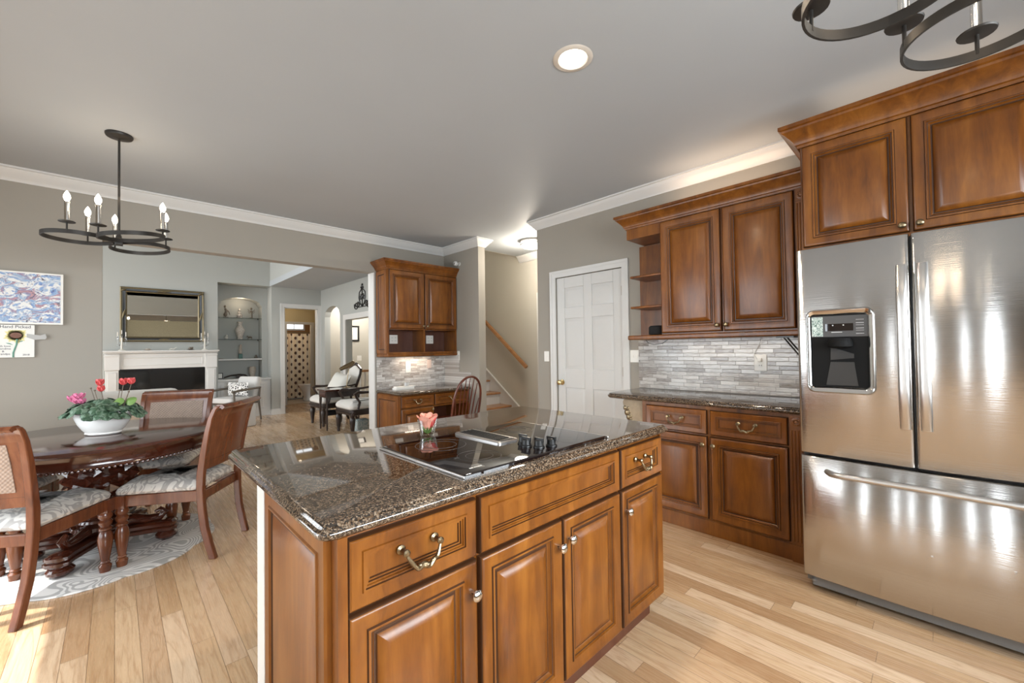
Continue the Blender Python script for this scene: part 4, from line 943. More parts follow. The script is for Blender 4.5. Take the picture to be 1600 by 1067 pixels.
# ------------------------------------------------------------------ chandeliers
def chandelier(label, hub, zt, dirs, candles, rod_top, group, power, R=.160, D=.195):
    """hub (x, y); interlocking strap rings at height zt; candles = (ring index, angle on the ring, stem foot height)"""
    t = thing('chandelier', label, 'chandelier', (hub[0], hub[1], rod_top), 0, group)
    z0 = zt - rod_top
    b = MB(); b.lathe([(.004, -.030), (.012, -.028), (.066, -.018), (.070, -.010), (.070, 0)], (0, 0, 0), 32); b.build('ceiling_canopy', IRON, t)
    b = MB(); b.cyl((0, 0, z0 - .01), .0065, -z0 - .008, 10); b.lathe([(.013, 0), (.014, .03), (.008, .045)], (0, 0, z0), 12); b.build('rod', IRON, t)
    b = MB(); b.box(-.020, .020, -.020, .020, z0 - .030, z0 + .018); b.build('hub', IRON, t, bevel=.004)
    for i, (deg, tilt) in enumerate(dirs):
        a = radians(deg); b = MB(); c = (D * cos(a), D * sin(a)); pts = []
        for k in range(48):
            q = 2 * pi * k / 48; pts.append((c[0] + R * cos(q), c[1] + R * sin(q), z0 + tilt * sin(q - a)))
        b.tube(pts, 0, flat=(.0125, .003), closed=True)
        rg = b.build('ring', IRON, t)
        b = MB(); e = D - R; b.tube([(0, 0, z0), (e * cos(a) * .6, e * sin(a) * .6, z0), (e * cos(a) * 1.05, e * sin(a) * 1.05, z0)], 0, flat=(.0125, .003)); b.build('arm', IRON, rg)
    for i, q, dz in candles:
        a = radians(dirs[i][0]); q = radians(q) + a; x = D * cos(a) + R * cos(q); y = D * sin(a) + R * sin(q); zb = z0 + dirs[i][1] * sin(q - a)
        b = MB(); b.cyl((x, y, zb), .0045, .052, 8); b.lathe([(.010, .052), (.037, .054), (.0385, .058), (.036, .0605), (.012, .061)], (x, y, zb), 20); cd = b.build('candle_pan', IRON, t)
        b = MB(); b.lathe([(.0115, .061), (.0115, .170), (.0135, .171), (.0135, .178), (.008, .180)], (x, y, zb), 14); b.build('candle_tube', CHROME, cd, label='polished nickel candle sleeve')
        b = MB(); b.lathe([(.008, .180), (.012, .190), (.0165, .203), (.0155, .216), (.009, .232), (.003, .243), (.001, .246)], (x, y, zb), 14); b.build('bulb', BULB, cd)
    if power: point('bulb_light', (hub[0], hub[1], zt + .30), power, WARM, .10)
    return t
chandelier('dark iron six-candle ring chandelier hanging over the round dining table', (.015, 3.745), 2.033, [(-72, .022), (55, -.012), (166, .0)], [(0, 90, 0), (0, -90, 0), (1, 90, 0), (1, -90, 0), (2, 90, 0), (2, -90, 0)], ZC, 'iron ring chandeliers', 4)
chandelier('dark iron ring chandelier cut off by the top right frame edge', (1.295, -.103), 2.047, [(5, .0), (125, .0), (245, .0)], [(0, 105, 0), (0, -5, 0), (1, 90, 0), (1, -53, 0), (2, 90, 0), (2, -53, 0)], ZC, 'iron ring chandeliers', 5, .140, .208)
rl = thing('recessed_light', 'round recessed ceiling light, lit, over the kitchen island', 'ceiling light', (1.655, 1.25, ZC))
b = MB(); b.lathe([(.070, -.001), (.074, -.006), (.094, -.005), (.100, -.0005)], (0, 0, 0), 40, cap=(False, False)); b.build('trim_ring', plain('cream_ring', (.62, .57, .50), .4), rl)
b = MB(); b.lathe([(.069, -.0005), (.060, -.0025), (.030, -.008), (.002, -.010)], (0, 0, 0), 32); b.build('lamp_lens', LAMPW, rl)
spot('recessed_spot', (1.655, 1.25, ZC - .03), (1.655, 1.25, 0), 95, WARM, 155, .8, .06)
hl = thing('flush_ceiling_light', 'round flush ceiling light with metal bands, half hidden by the wall corner', 'ceiling light', (4.06, 3.80, ZC))
b = MB(); b.lathe([(.165, 0), (.165, -.012), (.155, -.014), (.155, -.046), (.165, -.048), (.165, -.060), (.155, -.062)], (0, 0, 0), 40, cap=(True, False)); b.build('metal_band', STEELH, hl)
b = MB(); b.lathe([(.154, -.015), (.157, -.03), (.154, -.062), (.13, -.085), (.07, -.10), (.003, -.104)], (0, 0, 0), 36); b.build('glass_bowl', LAMPW, hl)
point('hall_light', (4.06, 3.80, ZC - .22), 52, (1, .90, .76), .1)
area('under_cabinet_glow', (3.36, 1.10, 1.335), (3.40, 1.10, 0.9), .05, .8, 1.0, (1, .90, .78), rot=(0, 0, 0))
area('over_cabinet_glow', (3.34, 1.15, 2.45), (3.30, 1.15, 3), .06, .8, 2.6, (1, .74, .54), rot=(pi, 0, 0))
area('over_fridge_fill', (3.2, .08, 2.63), (3.2, .08, 3), .5, .8, 1.4, (1, .80, .62), rot=(pi, 0, 0))  # added fill to lift the ceiling over the fridge cabinet, no fixture
area('desk_glow', (2.90, 4.86, 1.20), (2.90, 4.90, .8), .45, .04, 2.0, (1, .80, .62), rot=(0, 0, 0))

# ------------------------------------------------------------------ things on the dining wall
pt = thing('abstract_canvas', 'wide canvas of blue, purple and red paint strokes on the dining wall', 'painting', (-.64, YB - .0005, 1.735))
b = MB(); b.box(-.33, .333, -.030, -.004, -.205, .205); b.build('canvas_edge', PAPER, pt, bevel=.002)
b = MB(); b.box(-.325, .318, -.0318, -.0300, -.190, .192); b.build('paint_layer', ART, pt)
ss = thing('sunflower_board', 'small white board with a hand-drawn sunflower and lettering below the abstract canvas', 'painting', (-.665, YB - .0005, 1.398))
b = MB(); b.box(-.20, .205, -.018, -.004, -.126, .126); b.build('board', PAPER, ss, bevel=.0015)
fx, fz = .110, .045
b = MB()
for k in range(22):
    a = 2 * pi * k / 22 + .1; L = .050 + .018 * ((k * 7) % 5) / 4; w = .010
    d = Vector((cos(a), sin(a))); n_ = Vector((-d.y, d.x)); q = [Vector((fx, fz)) + d * .018 - n_ * w * .7, Vector((fx, fz)) + d * L * .7 - n_ * w, Vector((fx, fz)) + d * L, Vector((fx, fz)) + d * L * .7 + n_ * w, Vector((fx, fz)) + d * .018 + n_ * w * .7]
    b.prism([(p.x, max(-.12, min(.085, p.y))) for p in q], -.0186, -.0180, 'y')
b.build('petal', YEL, ss)
b = MB(); b.prism([(fx + .030 * cos(2 * pi * k / 24), fz + .022 * sin(2 * pi * k / 24)) for k in range(24)], -.0194, -.0186, 'y'); b.build('flower_center', BROWN, ss)
b = MB(); b.tube([(fx + .006, -.0185, fz - .03), (fx + .004, -.0185, fz - .07), (fx - .012, -.0185, -.09), (fx - .012, -.0185, -.125)], .0055, 6)
for q in (((.0, -.055), (.030, -.050), (.040, -.040), (.020, -.044)), ((-.012, -.075), (-.04, -.066), (-.05, -.058), (-.03, -.060))): b.prism([(fx + x, fz + z) for x, z in q], -.0186, -.0180, 'y')
b.build('stem', GRN, ss)
text('lettering', 'Hand Picked', .031, INK, ss, (.108, -.0186, .101), (pi / 2, 0, 0))
text('lettering', 'with love\nGrandma\n&\nGrandpa', .020, INK, ss, (.048, -.0186, -.045), (pi / 2, 0, 0)); text('lettering', '2018', .018, INK, ss, (.162, -.0186, -.112), (pi / 2, 0, 0))
b = MB(); b.prism([(.165, .058), (.235, .045), (.262, .058), (.270, .030), (.262, .015), (.235, .014), (.205, .010), (.165, .030)], -.023, -.0185, 'y'); b.build('bee_tag', plain('grey_paper', (.45, .44, .42), .7), ss)

# ------------------------------------------------------------------ living room: fireplace wall
fp = thing('fireplace_mantel', 'white panelled fireplace mantel with a black firebox across the living room', 'fireplace', (.62, YF, 0))
b = MB()
for s in (-1, 1):
    b.box(s * .66 - .08, s * .66 + .08, -.10, 0, 0, 1.02); b.box(s * .66 - .09, s * .66 + .09, -.12, 0, 1.02, 1.29); b.box(s * .66 - .055, s * .66 + .055, -.112, -.10, .12, .98); b.box(s * .66 - .095, s * .66 + .095, -.125, 0, 0, .10); b.box(s * .66 - .095, s * .66 + .095, -.13, 0, 1.24, 1.27)
b.box(-.58, .58, -.08, 0, 1.03, 1.29); b.build('surround', WHITE, fp, bevel=.005)
b = MB(); b.panel(-.54, .54, 1.08, 1.23, -.078, [(0, 0), (0, .008), (.012, .010), (.018, .004), (.030, .003)]); b.build('frieze_panel', WHITE, fp)
b = MB(); b.box(-.775, .775, -.20, 0, 1.318, 1.342); b.box(-.76, .76, -.16, 0, 1.295, 1.318); b.build('mantel_shelf', WHITE, fp, bevel=.006)
b = MB(); b.box(-.585, .585, -.03, -.002, .0, 1.03); b.build('firebox', FIREGL, fp)
mr = thing('wall_mirror', 'large dark and gilt framed mirror above the white mantel', 'mirror', (.617, YF, 1.955))
mw, mh = .566, .465
b = MB(); b.panel(-mw, mw, -mh, mh, 0, [(0, 0), (0, .030), (.012, .040), (.022, .034), (.030, .034), (.060, .026), (.070, .030), (.084, .024), (.092, .014)], (4, 5)); b.xf(Matrix.Rotation(radians(-1.2), 4, 'X'))
b.build('frame', [GILT, BLACK], mr, smooth=30)
for cx, cz in ((0, mh - .045), (0, -mh + .045), (-mw + .045, 0), (mw - .045, 0), (-mw + .05, mh - .05), (mw - .05, mh - .05), (-mw + .05, -mh + .05), (mw - .05, -mh + .05)):
    b = MB(); b.tube([(cx + (t_ - .5) * ((.20 if abs(cx) < .1 else .07) if abs(cz) > .3 else .04), -.031, cz + (t_ - .5) * (.05 if abs(cz) > .3 and abs(cx) < .1 else .16) * (1 if abs(cz) < .3 else .2)) for t_ in (0, .25, .5, .75, 1)], [.005, .013, .018, .013, .005], 8); b.build('frame_ornament', GILT, mr)
b = MB(); b.box(-mw + .09, mw - .09, -.016, -.014, -mh + .09, mh - .09); b.build('mirror_glass', MIRROR, mr)
def candelabra(label, x):
    t = thing('crystal_candelabra', label, 'candle holder', (x, YF - .10, 1.342), 0, 'candelabra at the mantel ends')
    b = MB(); b.lathe([(.045, 0), (.048, .008), (.02, .025), (.012, .05), (.016, .08), (.010, .12), (.014, .20), (.006, .22)], (0, 0, 0), 14); b.build('base', BONE, t)
    b = MB()
    for s in (-1, 1): b.tube([(0, 0, .10), (s * .03, 0, .09), (s * .05, 0, .12), (s * .05, 0, .16)], .005, 6); b.lathe([(.015, .16), (.012, .20), (.016, .24)], (s * .05, 0, 0), 10)
    b.lathe([(.012, .22), (.016, .26), (.006, .28)], (0, 0, 0), 10)
    for k in range(6): b.ball((.055 * cos(k * 1.05), .03 * sin(k * 1.05), .09 - .012 * (k % 2)), .008, 6, 5, (1, 1, 1.6))
    b.build('crystal_arms', thin_glass('crystal_%d' % int(x * 10), (.9, .9, .9), .9), t)
    b = MB()
    for s in (-1, 0, 1): b.cyl((s * .05, 0, .24 if s else .28), .007, .07 if s else .06, 8)
    b.build('candle', BONE, t)
candelabra('white crystal candelabra on the left end of the mantel', .075); candelabra('white crystal candelabra on the right end of the mantel', 1.185)
def dish(label, x, mat, kind):
    t = MB(); 
    t.lathe([(.02, 0), (.05, .006), (.055, .012), (.03, .014)], (0, 0, 0), 16)
    if kind == 'lump': t.ball((.0, 0, .030), .030, 10, 7, (1.2, .8, .9)); t.ball((.025, 0, .045), .016, 8, 6)
    else: t.ball((0, 0, .02), .022, 8, 6, (1.6, .8, .7))
    tag(t.build('mantel_ornament', mat), label, 'ornament', 'small ornaments on the mantel', loc=(x, YF - .10, 1.342))
dish('low bronze dish ornament on the mantel, left of its middle', .40, CLAY, 'dish')
b = MB(); b.tube([(-.05, 0, .01), (-.02, 0, .025), (.01, 0, .02), (.04, 0, .045), (.06, 0, .05)], [.006, .012, .010, .006, .003], 8); tag(b.build('mantel_ornament', BONE), 'white bird-like ornament at the middle of the mantel', 'ornament', 'small ornaments on the mantel', loc=(.73, YF - .10, 1.342))
dish('dark lumpy figure on a dish on the mantel, right of its middle', .98, BRONZE, 'lump')

# ------------------------------------------------------------------ living room: niche and its contents
NX0, NX1 = 1.458, 2.212
for z, lab in ((1.99, 'upper glass shelf in the arched wall niche'), (1.555, 'lower glass shelf in the arched wall niche')):
    t = thing('glass_shelf', lab, 'shelf', (NX0, AY, z), 0, 'glass shelves in the arched niche')
    b = MB(); b.box(.001, NX1 - NX0 - .001, .0, .295, -.006, 0); b.build('shelf_plate', SHELFGL, t)
    b = MB(); b.box(.001, NX1 - NX0 - .001, -.002, 0, -.007, .0); b.build('edge', plain('dark_green_edge', (.03, .045, .04), .2), t, label='dark front edge')
    b = MB(); b.cyl((NX1 - NX0 - .07, .02, -.03), .010, .024, 8); b.build('shelf_pin', BLACK, t)
b = MB(); b.box(NX0 + .001, NX1 - .001, AY - .01, AY + .297, 1.130, 1.160); tag(b.build('niche_shelf', WHITE, bevel=.004), 'thick white shelf in the arched wall niche', 'shelf')
nc = thing('niche_cabinet', 'white built-in cabinet with a ledge under the arched niche', 'cabinet', (1.397, AY, 0))
b = MB(); b.box(.001, .905, -.26, -.001, 0, .73); b.build('body', WHITE, nc)
b = MB(); b.box(.001, .93, -.30, .295, .73, .765); b.build('top', WHITE, nc, bevel=.006)
for x0, x1 in ((.06, .44), (.47, .85)):
    b = MB(); b.panel(x0, x1, .10, .69, -.26, [(0, 0), (0, .016), (.05, .016), (.056, .008), (.075, .006), (.10, .012)]); b.build('door', WHITE, nc)
def figure(name, label, x, z, parts, mat, cat='figurine', group='ornaments in the arched niche', y=AY + .12, base=None):
    b = MB()
    for p in parts:
        if p[0] == 'b': b.ball(p[1], p[2], 10, 8, p[3])
        elif p[0] == 't': b.tube(p[1], p[2], 7)
        elif p[0] == 'l': b.lathe(p[1], p[2], 16)
        elif p[0] == 'x': b.box(*p[1])
    tag(b.build(name, mat), label, cat, group, loc=(x, y, z))
figure('figurine', 'upright dancing figurine at the left of the upper glass shelf', 1.60, 1.9905, [('x', (-.04, .04, -.03, .03, 0, .02)), ('b', (-.005, 0, .06), .035, (1, .8, 1.1)), ('t', [(.0, 0, .08), (.01, 0, .14), (-.01, 0, .19)], [.022, .026, .018]), ('b', (-.012, 0, .225), .022, (1, 1, 1.2)), ('t', [(0, 0, .17), (.05, 0, .13), (.07, 0, .06)], [.010, .008, .006])], BRONZE)
figure('figurine', 'seated figurine in the middle of the upper glass shelf', 1.835, 1.9905, [('l', [(.05, 0), (.055, .02), (.04, .03)], (0, 0, 0)), ('b', (0, 0, .055), .05, (1.1, .8, .6)), ('b', (0, 0, .10), .032, (1, .8, 1.3)), ('b', (0, 0, .16), .022, (1, 1, 1.2)), ('b', (0, 0, .19), .010, (1, 1, 1.6))], PORC)
figure('figurine', 'thin many-armed figurine at the right of the upper glass shelf', 2.045, 1.9905, [('l', [(.035, 0), (.038, .012), (.02, .02)], (0, 0, 0)), ('t', [(.012, 0, .02), (.01, 0, .10), (0, 0, .16)], [.010, .013, .016]), ('b', (0, 0, .205), .020, (1, 1, 1.3))] + [('t', [(0, 0, .16), (s * .04, 0, .15 + d), (s * .06, 0, .19 + d)], [.008, .006, .005]) for s in (-1, 1) for d in (0, -.04)], BRONZE)
figure('figurine', 'tiny pale animal at the left of the lower glass shelf', 1.61, 1.5555, [('b', (0, 0, .03), .03, (1, .7, 1)), ('b', (.005, 0, .07), .018, (1, 1, 1.2))], BONE)
figure('porcelain_vase', 'patterned porcelain vase on a dark stand on the lower glass shelf', 1.845, 1.5555, [('l', [(.055, .045), (.045, .05), (.06, .09), (.085, .16), (.09, .20), (.06, .25), (.035, .28), (.04, .33), (.055, .36), (.05, .362)], (0, 0, 0)), ('l', [(.06, 0), (.05, .012), (.045, .03), (.06, .045)], (0, 0, 0))], PORC, 'vase')
figure('figurine', 'small standing animal at the right of the lower glass shelf', 2.02, 1.5555, [('b', (0, 0, .045), .022, (1.8, .8, .9)), ('b', (-.045, 0, .065), .014, (1, 1, 1))] + [('t', [(s, 0, .04), (s * 1.1, 0, 0)], [.008, .006]) for s in (-.03, .03)], BRONZE)
b = MB(); b.lathe([(.045, 0), (.045, .09), (.02, .10)], (0, 0, 0), 4); gb = b.build('stone_sculpture', JADE); tag(gb, 'tall carved pale piece on a green block on the white niche shelf', 'sculpture', 'ornaments in the arched niche', loc=(1.85, AY + .12, 1.1605), rz=pi / 4)
b = MB(); b.tube([(-.01, 0, .10), (.015, .01, .16), (-.005, 0, .22), (.015, 0, .285)], [.026, .030, .024, .020], 8); b.build('carving', CLAY, gb)
figure('figurine', 'small dark figure at the right of the white niche shelf', 2.13, 1.1605, [('b', (0, 0, .02), .03, (1.2, .8, .6)), ('b', (0, 0, .05), .018, (1, .8, 1.3))], BRONZE)
figure('figurine', 'flat little dish at the left of the white niche shelf', 1.52, 1.1605, [('l', [(.035, 0), (.04, .01), (.02, .012)], (0, 0, 0))], CLAY)
figure('stone_vase', 'tall mottled vase at the right of the niche cabinet ledge', 2.06, .7655, [('l', [(.04, 0), (.045, .02), (.062, .12), (.065, .19), (.05, .225), (.035, .225)], (0, 0, 0))], CLAY, 'vase')
figure('curved_branch', 'long dark curved piece lying across the niche cabinet ledge', 1.83, .7655, [('t', [(-.26, 0, .02), (-.15, 0, .055), (0, 0, .07), (.10, 0, .055), (.15, 0, .02)], [.012, .016, .018, .018, .010]), ('x', (-.05, .05, -.03, .03, 0, .055))], DARKW, 'ornament')
t = thing('photo_frame', 'dark photo frame standing at the left of the niche cabinet ledge', 'picture frame', (1.50, AY + .08, .7655), 0, 'ornaments in the arched niche')
b = MB(); b.panel(-.045, .045, 0, .12, 0, [(0, 0), (0, .012), (.012, .012), (.014, .006)]); b.build('frame', BLACK, t); b = MB(); b.box(-.03, .03, -.008, -.0065, .016, .104); b.build('photo', PAPER, t)
point('niche_light', (1.835, AY + .06, 2.33), 2.2, WARM, .03)

# ------------------------------------------------------------------ living room: seats
ac = thing('accent_chair', 'open-arm wood accent chair with pale cushions in front of the niche cabinet', 'chair', (1.62, 9.12, 0), radians(-62))
for sx in (-1, 1):
    b = MB(); b.tube([(sx * .27, -.26, .005), (sx * .28, -.25, .30), (sx * .285, -.26, .58)], [.014, .019, .016], 8); b.build('front_leg', DRIFT, ac)
    b = MB(); b.tube([(sx * .26, .30, .005), (sx * .27, .24, .38), (sx * .27, .27, .62)], [.014, .020, .016], 8); b.build('rear_leg', DRIFT, ac)
    b = MB(); b.tube([(sx * .285, -.30, .58), (sx * .285, -.10, .60), (sx * .275, .28, .62)], [.018, .022, .018], 8); b.build('arm', DRIFT, ac)
b = MB(); b.box(-.27, .27, -.24, .25, .33, .365); b.build('frame', DRIFT, ac, bevel=.008)
b = MB(); b.loft(rrect(-.25, .25, -.29, .22, .05, 4), [(-.02, .365), (0, .38), (.004, .42), (-.01, .455), (-.06, .468)]); b.build('seat_cushion', GREYU, ac)
b = MB(); b.loft(rrect(-.25, .25, -.06, .06, .05, 4), [(-.02, 0), (0, .02), (0, .36), (-.015, .40), (-.04, .41)]); b.xf(Matrix.Translation((0, .20, .42)) @ Matrix.Rotation(radians(-14), 4, 'X')); b.build('back_cushion', GREYU, ac)
def pillow(mb, w, h, t_, n=12):
    rs = []
    for sgn in (-1, 1):
        for i in range(n + 1):
            for j in range(n + 1): pass
    grid = []
    for sgn in (-1, 1):
        base = len(mb.v)
        for i in range(n + 1):
            for j in range(n + 1):
                u, v = -1 + 2 * i / n, -1 + 2 * j / n; k = (1 - u ** 4) * (1 - v ** 4)
                mb.v.append((u * w * (1 - .06 * (1 - v * v)), sgn * t_ * k ** .6, v * h * (1 - .06 * (1 - u * u))))
        for i in range(n):
            for j in range(n):
                a = base + i * (n + 1) + j; mb.f.append((a, a + 1, a + n + 2, a + n + 1)); mb.mi.append(0)
b = MB(); pillow(b, .26, .13, .06); tag(b.build('lumbar_pillow', PRINT), 'black and white print pillow on the pale accent chair', 'pillow', loc=(1.655, 9.13, .60), rz=radians(-62))
b = MB(); b.loft(rrect(-.17, .20, -.24, .24, .06, 4), [(-.02, 0.0), (0, .02), (0, .36), (-.02, .39), (-.06, .40)]); tag(b.build('ottoman', GREYU), 'pale grey upholstered ottoman before the accent chair', 'ottoman', loc=(1.53, 8.50, 0), rz=radians(20))
sf = thing('sofa', 'ivory sofa with its back to the dining table', 'sofa', (-.42, 6.55, 0))
b = MB(); b.loft(rrect(-1.0, 1.0, -.36, .45, .06, 4), [(-.02, .02), (0, .05), (0, .42), (-.02, .45)]); b.build('base', SOFA, sf)
b = MB(); b.loft(rrect(-.98, .98, -.40, -.16, .09, 5), [(-.02, .10), (0, .14), (.012, .76), (-.012, .84), (-.05, .872), (-.09, .88)]); b.build('back', SOFA, sf)
for s in (-1, 1): b = MB(); b.loft(rrect(s * .89 - .11, s * .89 + .11, -.34, .44, .08, 4), [(-.02, .05), (0, .08), (.01, .58), (-.02, .63), (-.06, .645)]); b.build('arm', SOFA, sf)
for s in (-1, 1): b = MB(); b.loft(rrect(s * .39 - .38, s * .39 + .38, -.18, .46, .05, 4), [(-.02, .45), (0, .47), (.0, .55), (-.04, .59)]); b.build('seat_cushion', SOFA, sf)
def armchair():
    t = thing('armchair', '', 'armchair')
    for sx in (-1, 1):
        b = MB(); b.lathe([(.018, 0), (.024, .02), (.020, .04), (.030, .10), (.042, .20), (.046, .25), (.030, .275), (.036, .29), (.036, .31)], (sx * .27, -.27, 0), 14); b.build('front_leg', DARKW, t)
        b = MB(); b.tube([(sx * .21, .36, .005), (sx * .21, .30, .16), (sx * .215, .27, .33)], [.020, .026, .030], 8); b.build('rear_leg', DARKW, t)
        b = MB(); b.tube([(sx * .30, -.20, .40), (sx * .305, -.17, .50), (sx * .30, -.22, .58), (sx * .305, -.24, .625), (sx * .31, -.20, .65), (sx * .31, -.05, .645), (sx * .29, .15, .66), (sx * .25, .30, .68)], [.024, .020, .020, .026, .026, .020, .018, .018], 9); b.build('arm', DARKW, t)
    b = MB(); b.loft([(x * (1 - .18 * (y + .3) / .6), y) for x, y in rrect(-.32, .32, -.31, .30, .06, 4)], [(-.02, .30), (0, .31), (.004, .34), (0, .385), (-.03, .395)])
    for k in range(22): b.ball((-.29 + .58 * k / 21, -.312, .345), .011, 6, 5)
    for s in (-1, 1):
        for k in range(18): b.ball((s * (.318 - .10 * k / 17), -.28 + .55 * k / 17, .345), .011, 6, 5)
    b.build('seat_frame', DARKW, t)
    b = MB(); b.loft([(x * (1 - .18 * (y + .3) / .6), y) for x, y in rrect(-.315, .315, -.315, .27, .07, 4)], [(-.02, .385), (.004, .41), (.006, .44), (-.02, .475), (-.07, .505), (-.14, .52)]); b.build('seat', SOFA, t)
    sh = [(-.20, 0), (.20, 0), (.25, .18), (.27, .38), (.245, .47), (.16, .50), (.07, .535), (0, .55), (-.07, .535), (-.16, .50), (-.245, .47), (-.27, .38), (-.25, .18)]
    M = Matrix.Translation((0, .27, .50)) @ Matrix.Rotation(radians(-17), 4, 'X')
    b = MB(); b.tube([(x, 0, z) for x, z in sh], .024, 8, closed=True); b.ball((0, -.01, .56), .035, 8, 6, (1.6, .7, 1)); b.xf(M); b.build('back_frame', DARKW, t)
    b = MB(); b.prism([(x * .95, z * .95 + .012) for x, z in sh], -.025, .018, 'y'); b.xf(M); b.build('back_cushion', SOFA, t, bevel=.012)
    return t
a1 = armchair(); a2 = copy_tree(a1)
a1.location = (2.83, 7.60, 0); a1.rotation_euler = (0, 0, radians(-90)); a1['label'] = 'carved dark armchair holding a cream pillow, behind the side table'; a1['group'] = 'carved armchairs in the living room'
a2.location = (2.86, 6.47, 0); a2.rotation_euler = (0, 0, radians(-90)); a2['label'] = 'carved dark armchair half hidden by the opening edge, in front of the side table'; a2['group'] = 'carved armchairs in the living room'
b = MB(); pillow(b, .23, .19, .085); o = tag(b.build('throw_pillow', LINEN), 'cream ruffled pillow on the farther carved armchair', 'pillow', loc=(2.90, 7.52, .71)); o.rotation_euler = (radians(-28), radians(8), radians(-80))
sdt = thing('side_table', 'slim dark side table with a drawer between the two carved armchairs', 'table', (2.72, 7.03, 0))
b = MB(); b.box(-.30, .30, -.19, .19, .635, .66); b.build('top', TABLEW, sdt, bevel=.006)
b = MB(); b.box(-.275, .275, -.165, .165, .53, .635); b.build('apron', DARKW, sdt)
b = MB(); b.box(-.283, -.275, -.12, .12, .545, .62); b.build('drawer', TABLEW, sdt, bevel=.003)
for sx, sy in ((-1, -1), (1, -1), (-1, 1), (1, 1)):
    b = MB(); b.tube([(sx * .255, sy * .145, .54), (sx * .262, sy * .152, .26), (sx * .258, sy * .148, .004)], [.022, .015, .012], 6); b.build('leg', DARKW, sdt)
dl = thing('table_lamp', 'brass-armed reading lamp, lit, on the side table by the far armchair', 'lamp', (2.85, 7.06, .66))
b = MB(); b.lathe([(.065, 0), (.068, .008), (.02, .016), (.008, .03)], (0, 0, 0), 18); b.build('base', BRASSP, dl)
b = MB(); b.tube([(0, 0, .02), (.02, 0, .18), (.05, .0, .36)], .007, 8); b.build('stem', BRASSP, dl)
b = MB(); b.tube([(.10, 0, .41), (.0, .01, .36), (-.10, .02, .315)], [.036, .040, .030], 12); b.ball((.11, 0, .42), .036, 10, 8); b.build('shade', BRASSP, dl)
b = MB(); b.ball((-.015, .01, .345), .034, 10, 7, (1.0, .9, .8)); b.build('bulb', emit('warm_lamp', (1, .85, .6), 10), dl)
fs = thing('footstool', 'low dark footstool tucked by the far armchair', 'stool', (2.80, 7.62, 0))
b = MB(); b.loft(rrect(-.16, .16, -.12, .12, .03, 3), [(0, .15), (.004, .18), (-.01, .215), (-.05, .225)]); b.build('seat', BLACKF, fs)
for sx, sy in ((-1, -1), (1, -1), (-1, 1), (1, 1)): b = MB(); b.tube([(sx * .13, sy * .09, .16), (sx * .14, sy * .10, .08), (sx * .135, sy * .095, .004)], [.022, .018, .012], 6); b.build('leg', DARKW, fs)
b = MB(); b.loft(rrect(-.10, .10, -.07, .07, .02, 3), [(-.01, 0), (0, .02), (0, .17), (-.02, .19)]); tag(b.build('gift_bag', fabric_swirl('teal_print', (.20, .32, .34), (.60, .62, .60), 30, 1, .25)), 'teal patterned bundle on the floor under the nearer armchair', 'bag', loc=(2.86, 6.50, 0))

# iron scroll on the living room wall
b = MB()
def spiral(c, r0, r1, a0, turns, n=26): return [(-.012, c[0] + (r0 + (r1 - r0) * k / n) * cos(a0 + turns * 2 * pi * k / n), c[1] + (r0 + (r1 - r0) * k / n) * sin(a0 + turns * 2 * pi * k / n)) for k in range(n + 1)]
for s in (-1, 1):
    b.tube(spiral((s * .26, .07), .085, .02, pi / 2 - s * 1.2, -s * 1.3), .0085, 6); b.tube(spiral((s * .17, .10), .06, .015, 0 if s < 0 else pi, s * 1.2), .0075, 6)
    b.tube([(-.012, s * .02, .36), (-.012, s * .12, .30), (-.012, s * .14, .20), (-.012, s * .08, .09), (-.012, 0, .03)], .0085, 6); b.tube(spiral((s * .065, .21), .055, .015, pi / 2, s * 1.4), .0075, 6)
    b.tube([(-.012, s * .34, .10), (-.012, s * .2, .03), (-.012, 0, .03)], .0085, 6)
b.tube([(-.012, 0, .02), (-.012, 0, .40)], .0085, 6); b.ball((-.012, 0, .42), .03, 8, 6, (.4, 1, 1.3)); b.ball((-.012, .035, .385), .018, 8, 6); b.ball((-.012, -.035, .385), .018, 8, 6)
tag(b.build('iron_scroll', BLACK), 'black wrought iron scroll high on the living room wall over the cased opening', 'wall decor', loc=(XL, 7.36, 2.07))
t = thing('picture_frame', 'black framed picture seen through the cased opening', 'picture frame', (4.07, 9.62, 1.70))
b = MB(); b.panel(-.28, .12, -.19, .18, 0, [(0, 0), (0, .02), (.035, .022), (.04, .010)]); b.build('frame', BLACK, t); b = MB(); b.box(-.24, .08, -.0118, -.0102, -.15, .14); b.build('print', PAPER, t)
plate('hall_switch', 'white switch plate on the passage wall below the black framed picture', (4.19, 9.62, 1.11), 0, .11, .12, 'switch', 2)
rb = thing('stair_railing', 'white baluster railing with a wood handrail beyond the cased opening', 'railing', (3.80, 8.6, 0))
b = MB(); b.box(-.05, .70, -.02, .02, .83, .88); b.build('handrail', OAKR, rb, bevel=.008)
for k in range(8):
    b = MB(); b.box(-.02 + k * .095 - .014, -.02 + k * .095 + .014, -.014, .014, 0, .83); b.build('baluster', WHITE, rb)
# handrail of the stairs
hr = thing('stair_handrail', 'sloping oak handrail on the beige stair wall', 'handrail', (4.62, 4.40, 0))
b = MB(); dirv = Vector((0, 1.10, .862)).normalized(); n_ = Vector((0, -dirv.z, dirv.y)); P0 = Vector((-.065, .02, 1.0)); pts = []
sec = [(-.022, -.025), (.022, -.025), (.027, .0), (.018, .022), (-.018, .022), (-.027, .0)]
b.rings([[P0 + dirv * L + Vector((x, 0, 0)) + n_ * z for x, z in sec] for L in (0, 2.9)]); b.build('rail', OAKR, hr)
for L in (.25, 1.6): b = MB(); p = P0 + dirv * L - n_ * .025; b.tube([p, p + Vector((.03, 0, -.03)), p + Vector((.065, 0, -.03))], .007, 6); b.build('bracket', BRASS, hr)

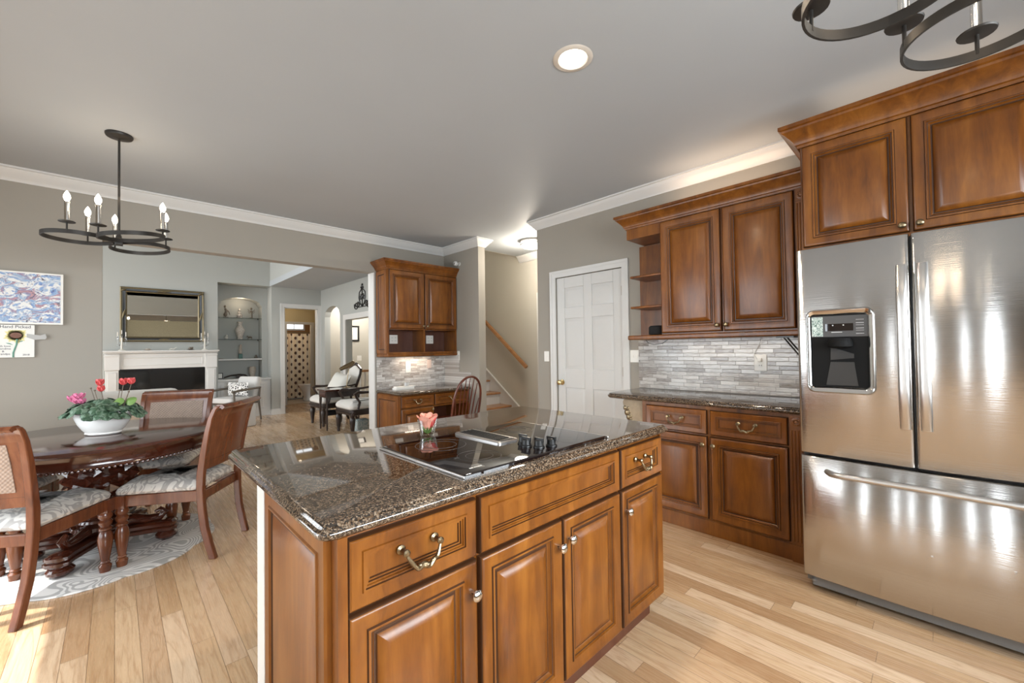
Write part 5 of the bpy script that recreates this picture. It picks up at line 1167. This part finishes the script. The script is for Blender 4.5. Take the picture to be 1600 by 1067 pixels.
# ------------------------------------------------------------------ bathroom
sc2 = thing('shower_curtain', 'tan shower curtain with dark brown spots in the far bathroom', 'curtain', (3.13, 12.0, .05))
b = MB(); n = 120; rs = [[(1.15 * k / n, .028 * sin(k * .46), z) for k in range(n + 1)] for z in (0, .5, 1.0, 1.5, 1.72)]; b.rings(rs, (False, False), 0, False); b.build('curtain', CURT, sc2)
b = MB(); b.tube([(-.55, 0, 1.75), (1.35, 0, 1.75)], .012, 8); b.build('rod', BRASSP, sc2)
tb = thing('bathtub', 'white bathtub edge behind the spotted curtain', 'bathtub', (3.45, 12.55, 0)); b = MB(); b.box(-.85, .95, -.38, .40, 0.005, .40); b.build('tub', CERAM, tb, bevel=.02)
to = thing('toilet', 'white toilet in front of the spotted curtain', 'toilet', (3.63, 11.50, .004))
b = MB(); b.lathe([(.11, 0), (.12, .02), (.10, .10), (.13, .26), (.20, .36), (.21, .40), (.10, .405)], (0, 0, 0), 24); b.build('bowl', CERAM, to)
b = MB(); b.lathe([(.20, .405), (.212, .412), (.21, .430), (.19, .435), (.01, .437)], (-.02, 0, 0), 24); b.build('lid', CERAM, to)
b = MB(); b.loft(rrect(.18, .36, -.22, .22, .03, 3), [(-.02, .38), (0, .40), (0, .74), (.01, .75), (.01, .78), (-.01, .79)]); b.build('tank', CERAM, to)
wn = MB(); wn.box(3.42, 4.02, 12.975, 13.0, 1.90, 2.20); wn = struct('window_5', wn, WHITE); q = MB(); q.box(3.47, 3.97, 12.968, 12.976, 1.95, 2.15); q.build('pane', emit('bright_daylight_pane', (.9, .96, 1), 2.2), wn)
q = MB(); q.box(3.71, 3.73, 12.960, 12.970, 1.95, 2.15); q.build('muntin', WHITE, wn)
point('stairwell_fill', (4.1, 5.7, 4.2), 22, (1, .92, .80), .12)  # added fill brightening the stair wall from above, no lamp modelled
point('vestibule_light', (2.85, 10.4, 2.4), 7, WARM, .08); point('bath_light', (3.2, 11.5, 2.2), 14, WARM, .08)
point('passage_light', (4.0, 8.9, 2.3), 60, (1, .94, .87), .12)
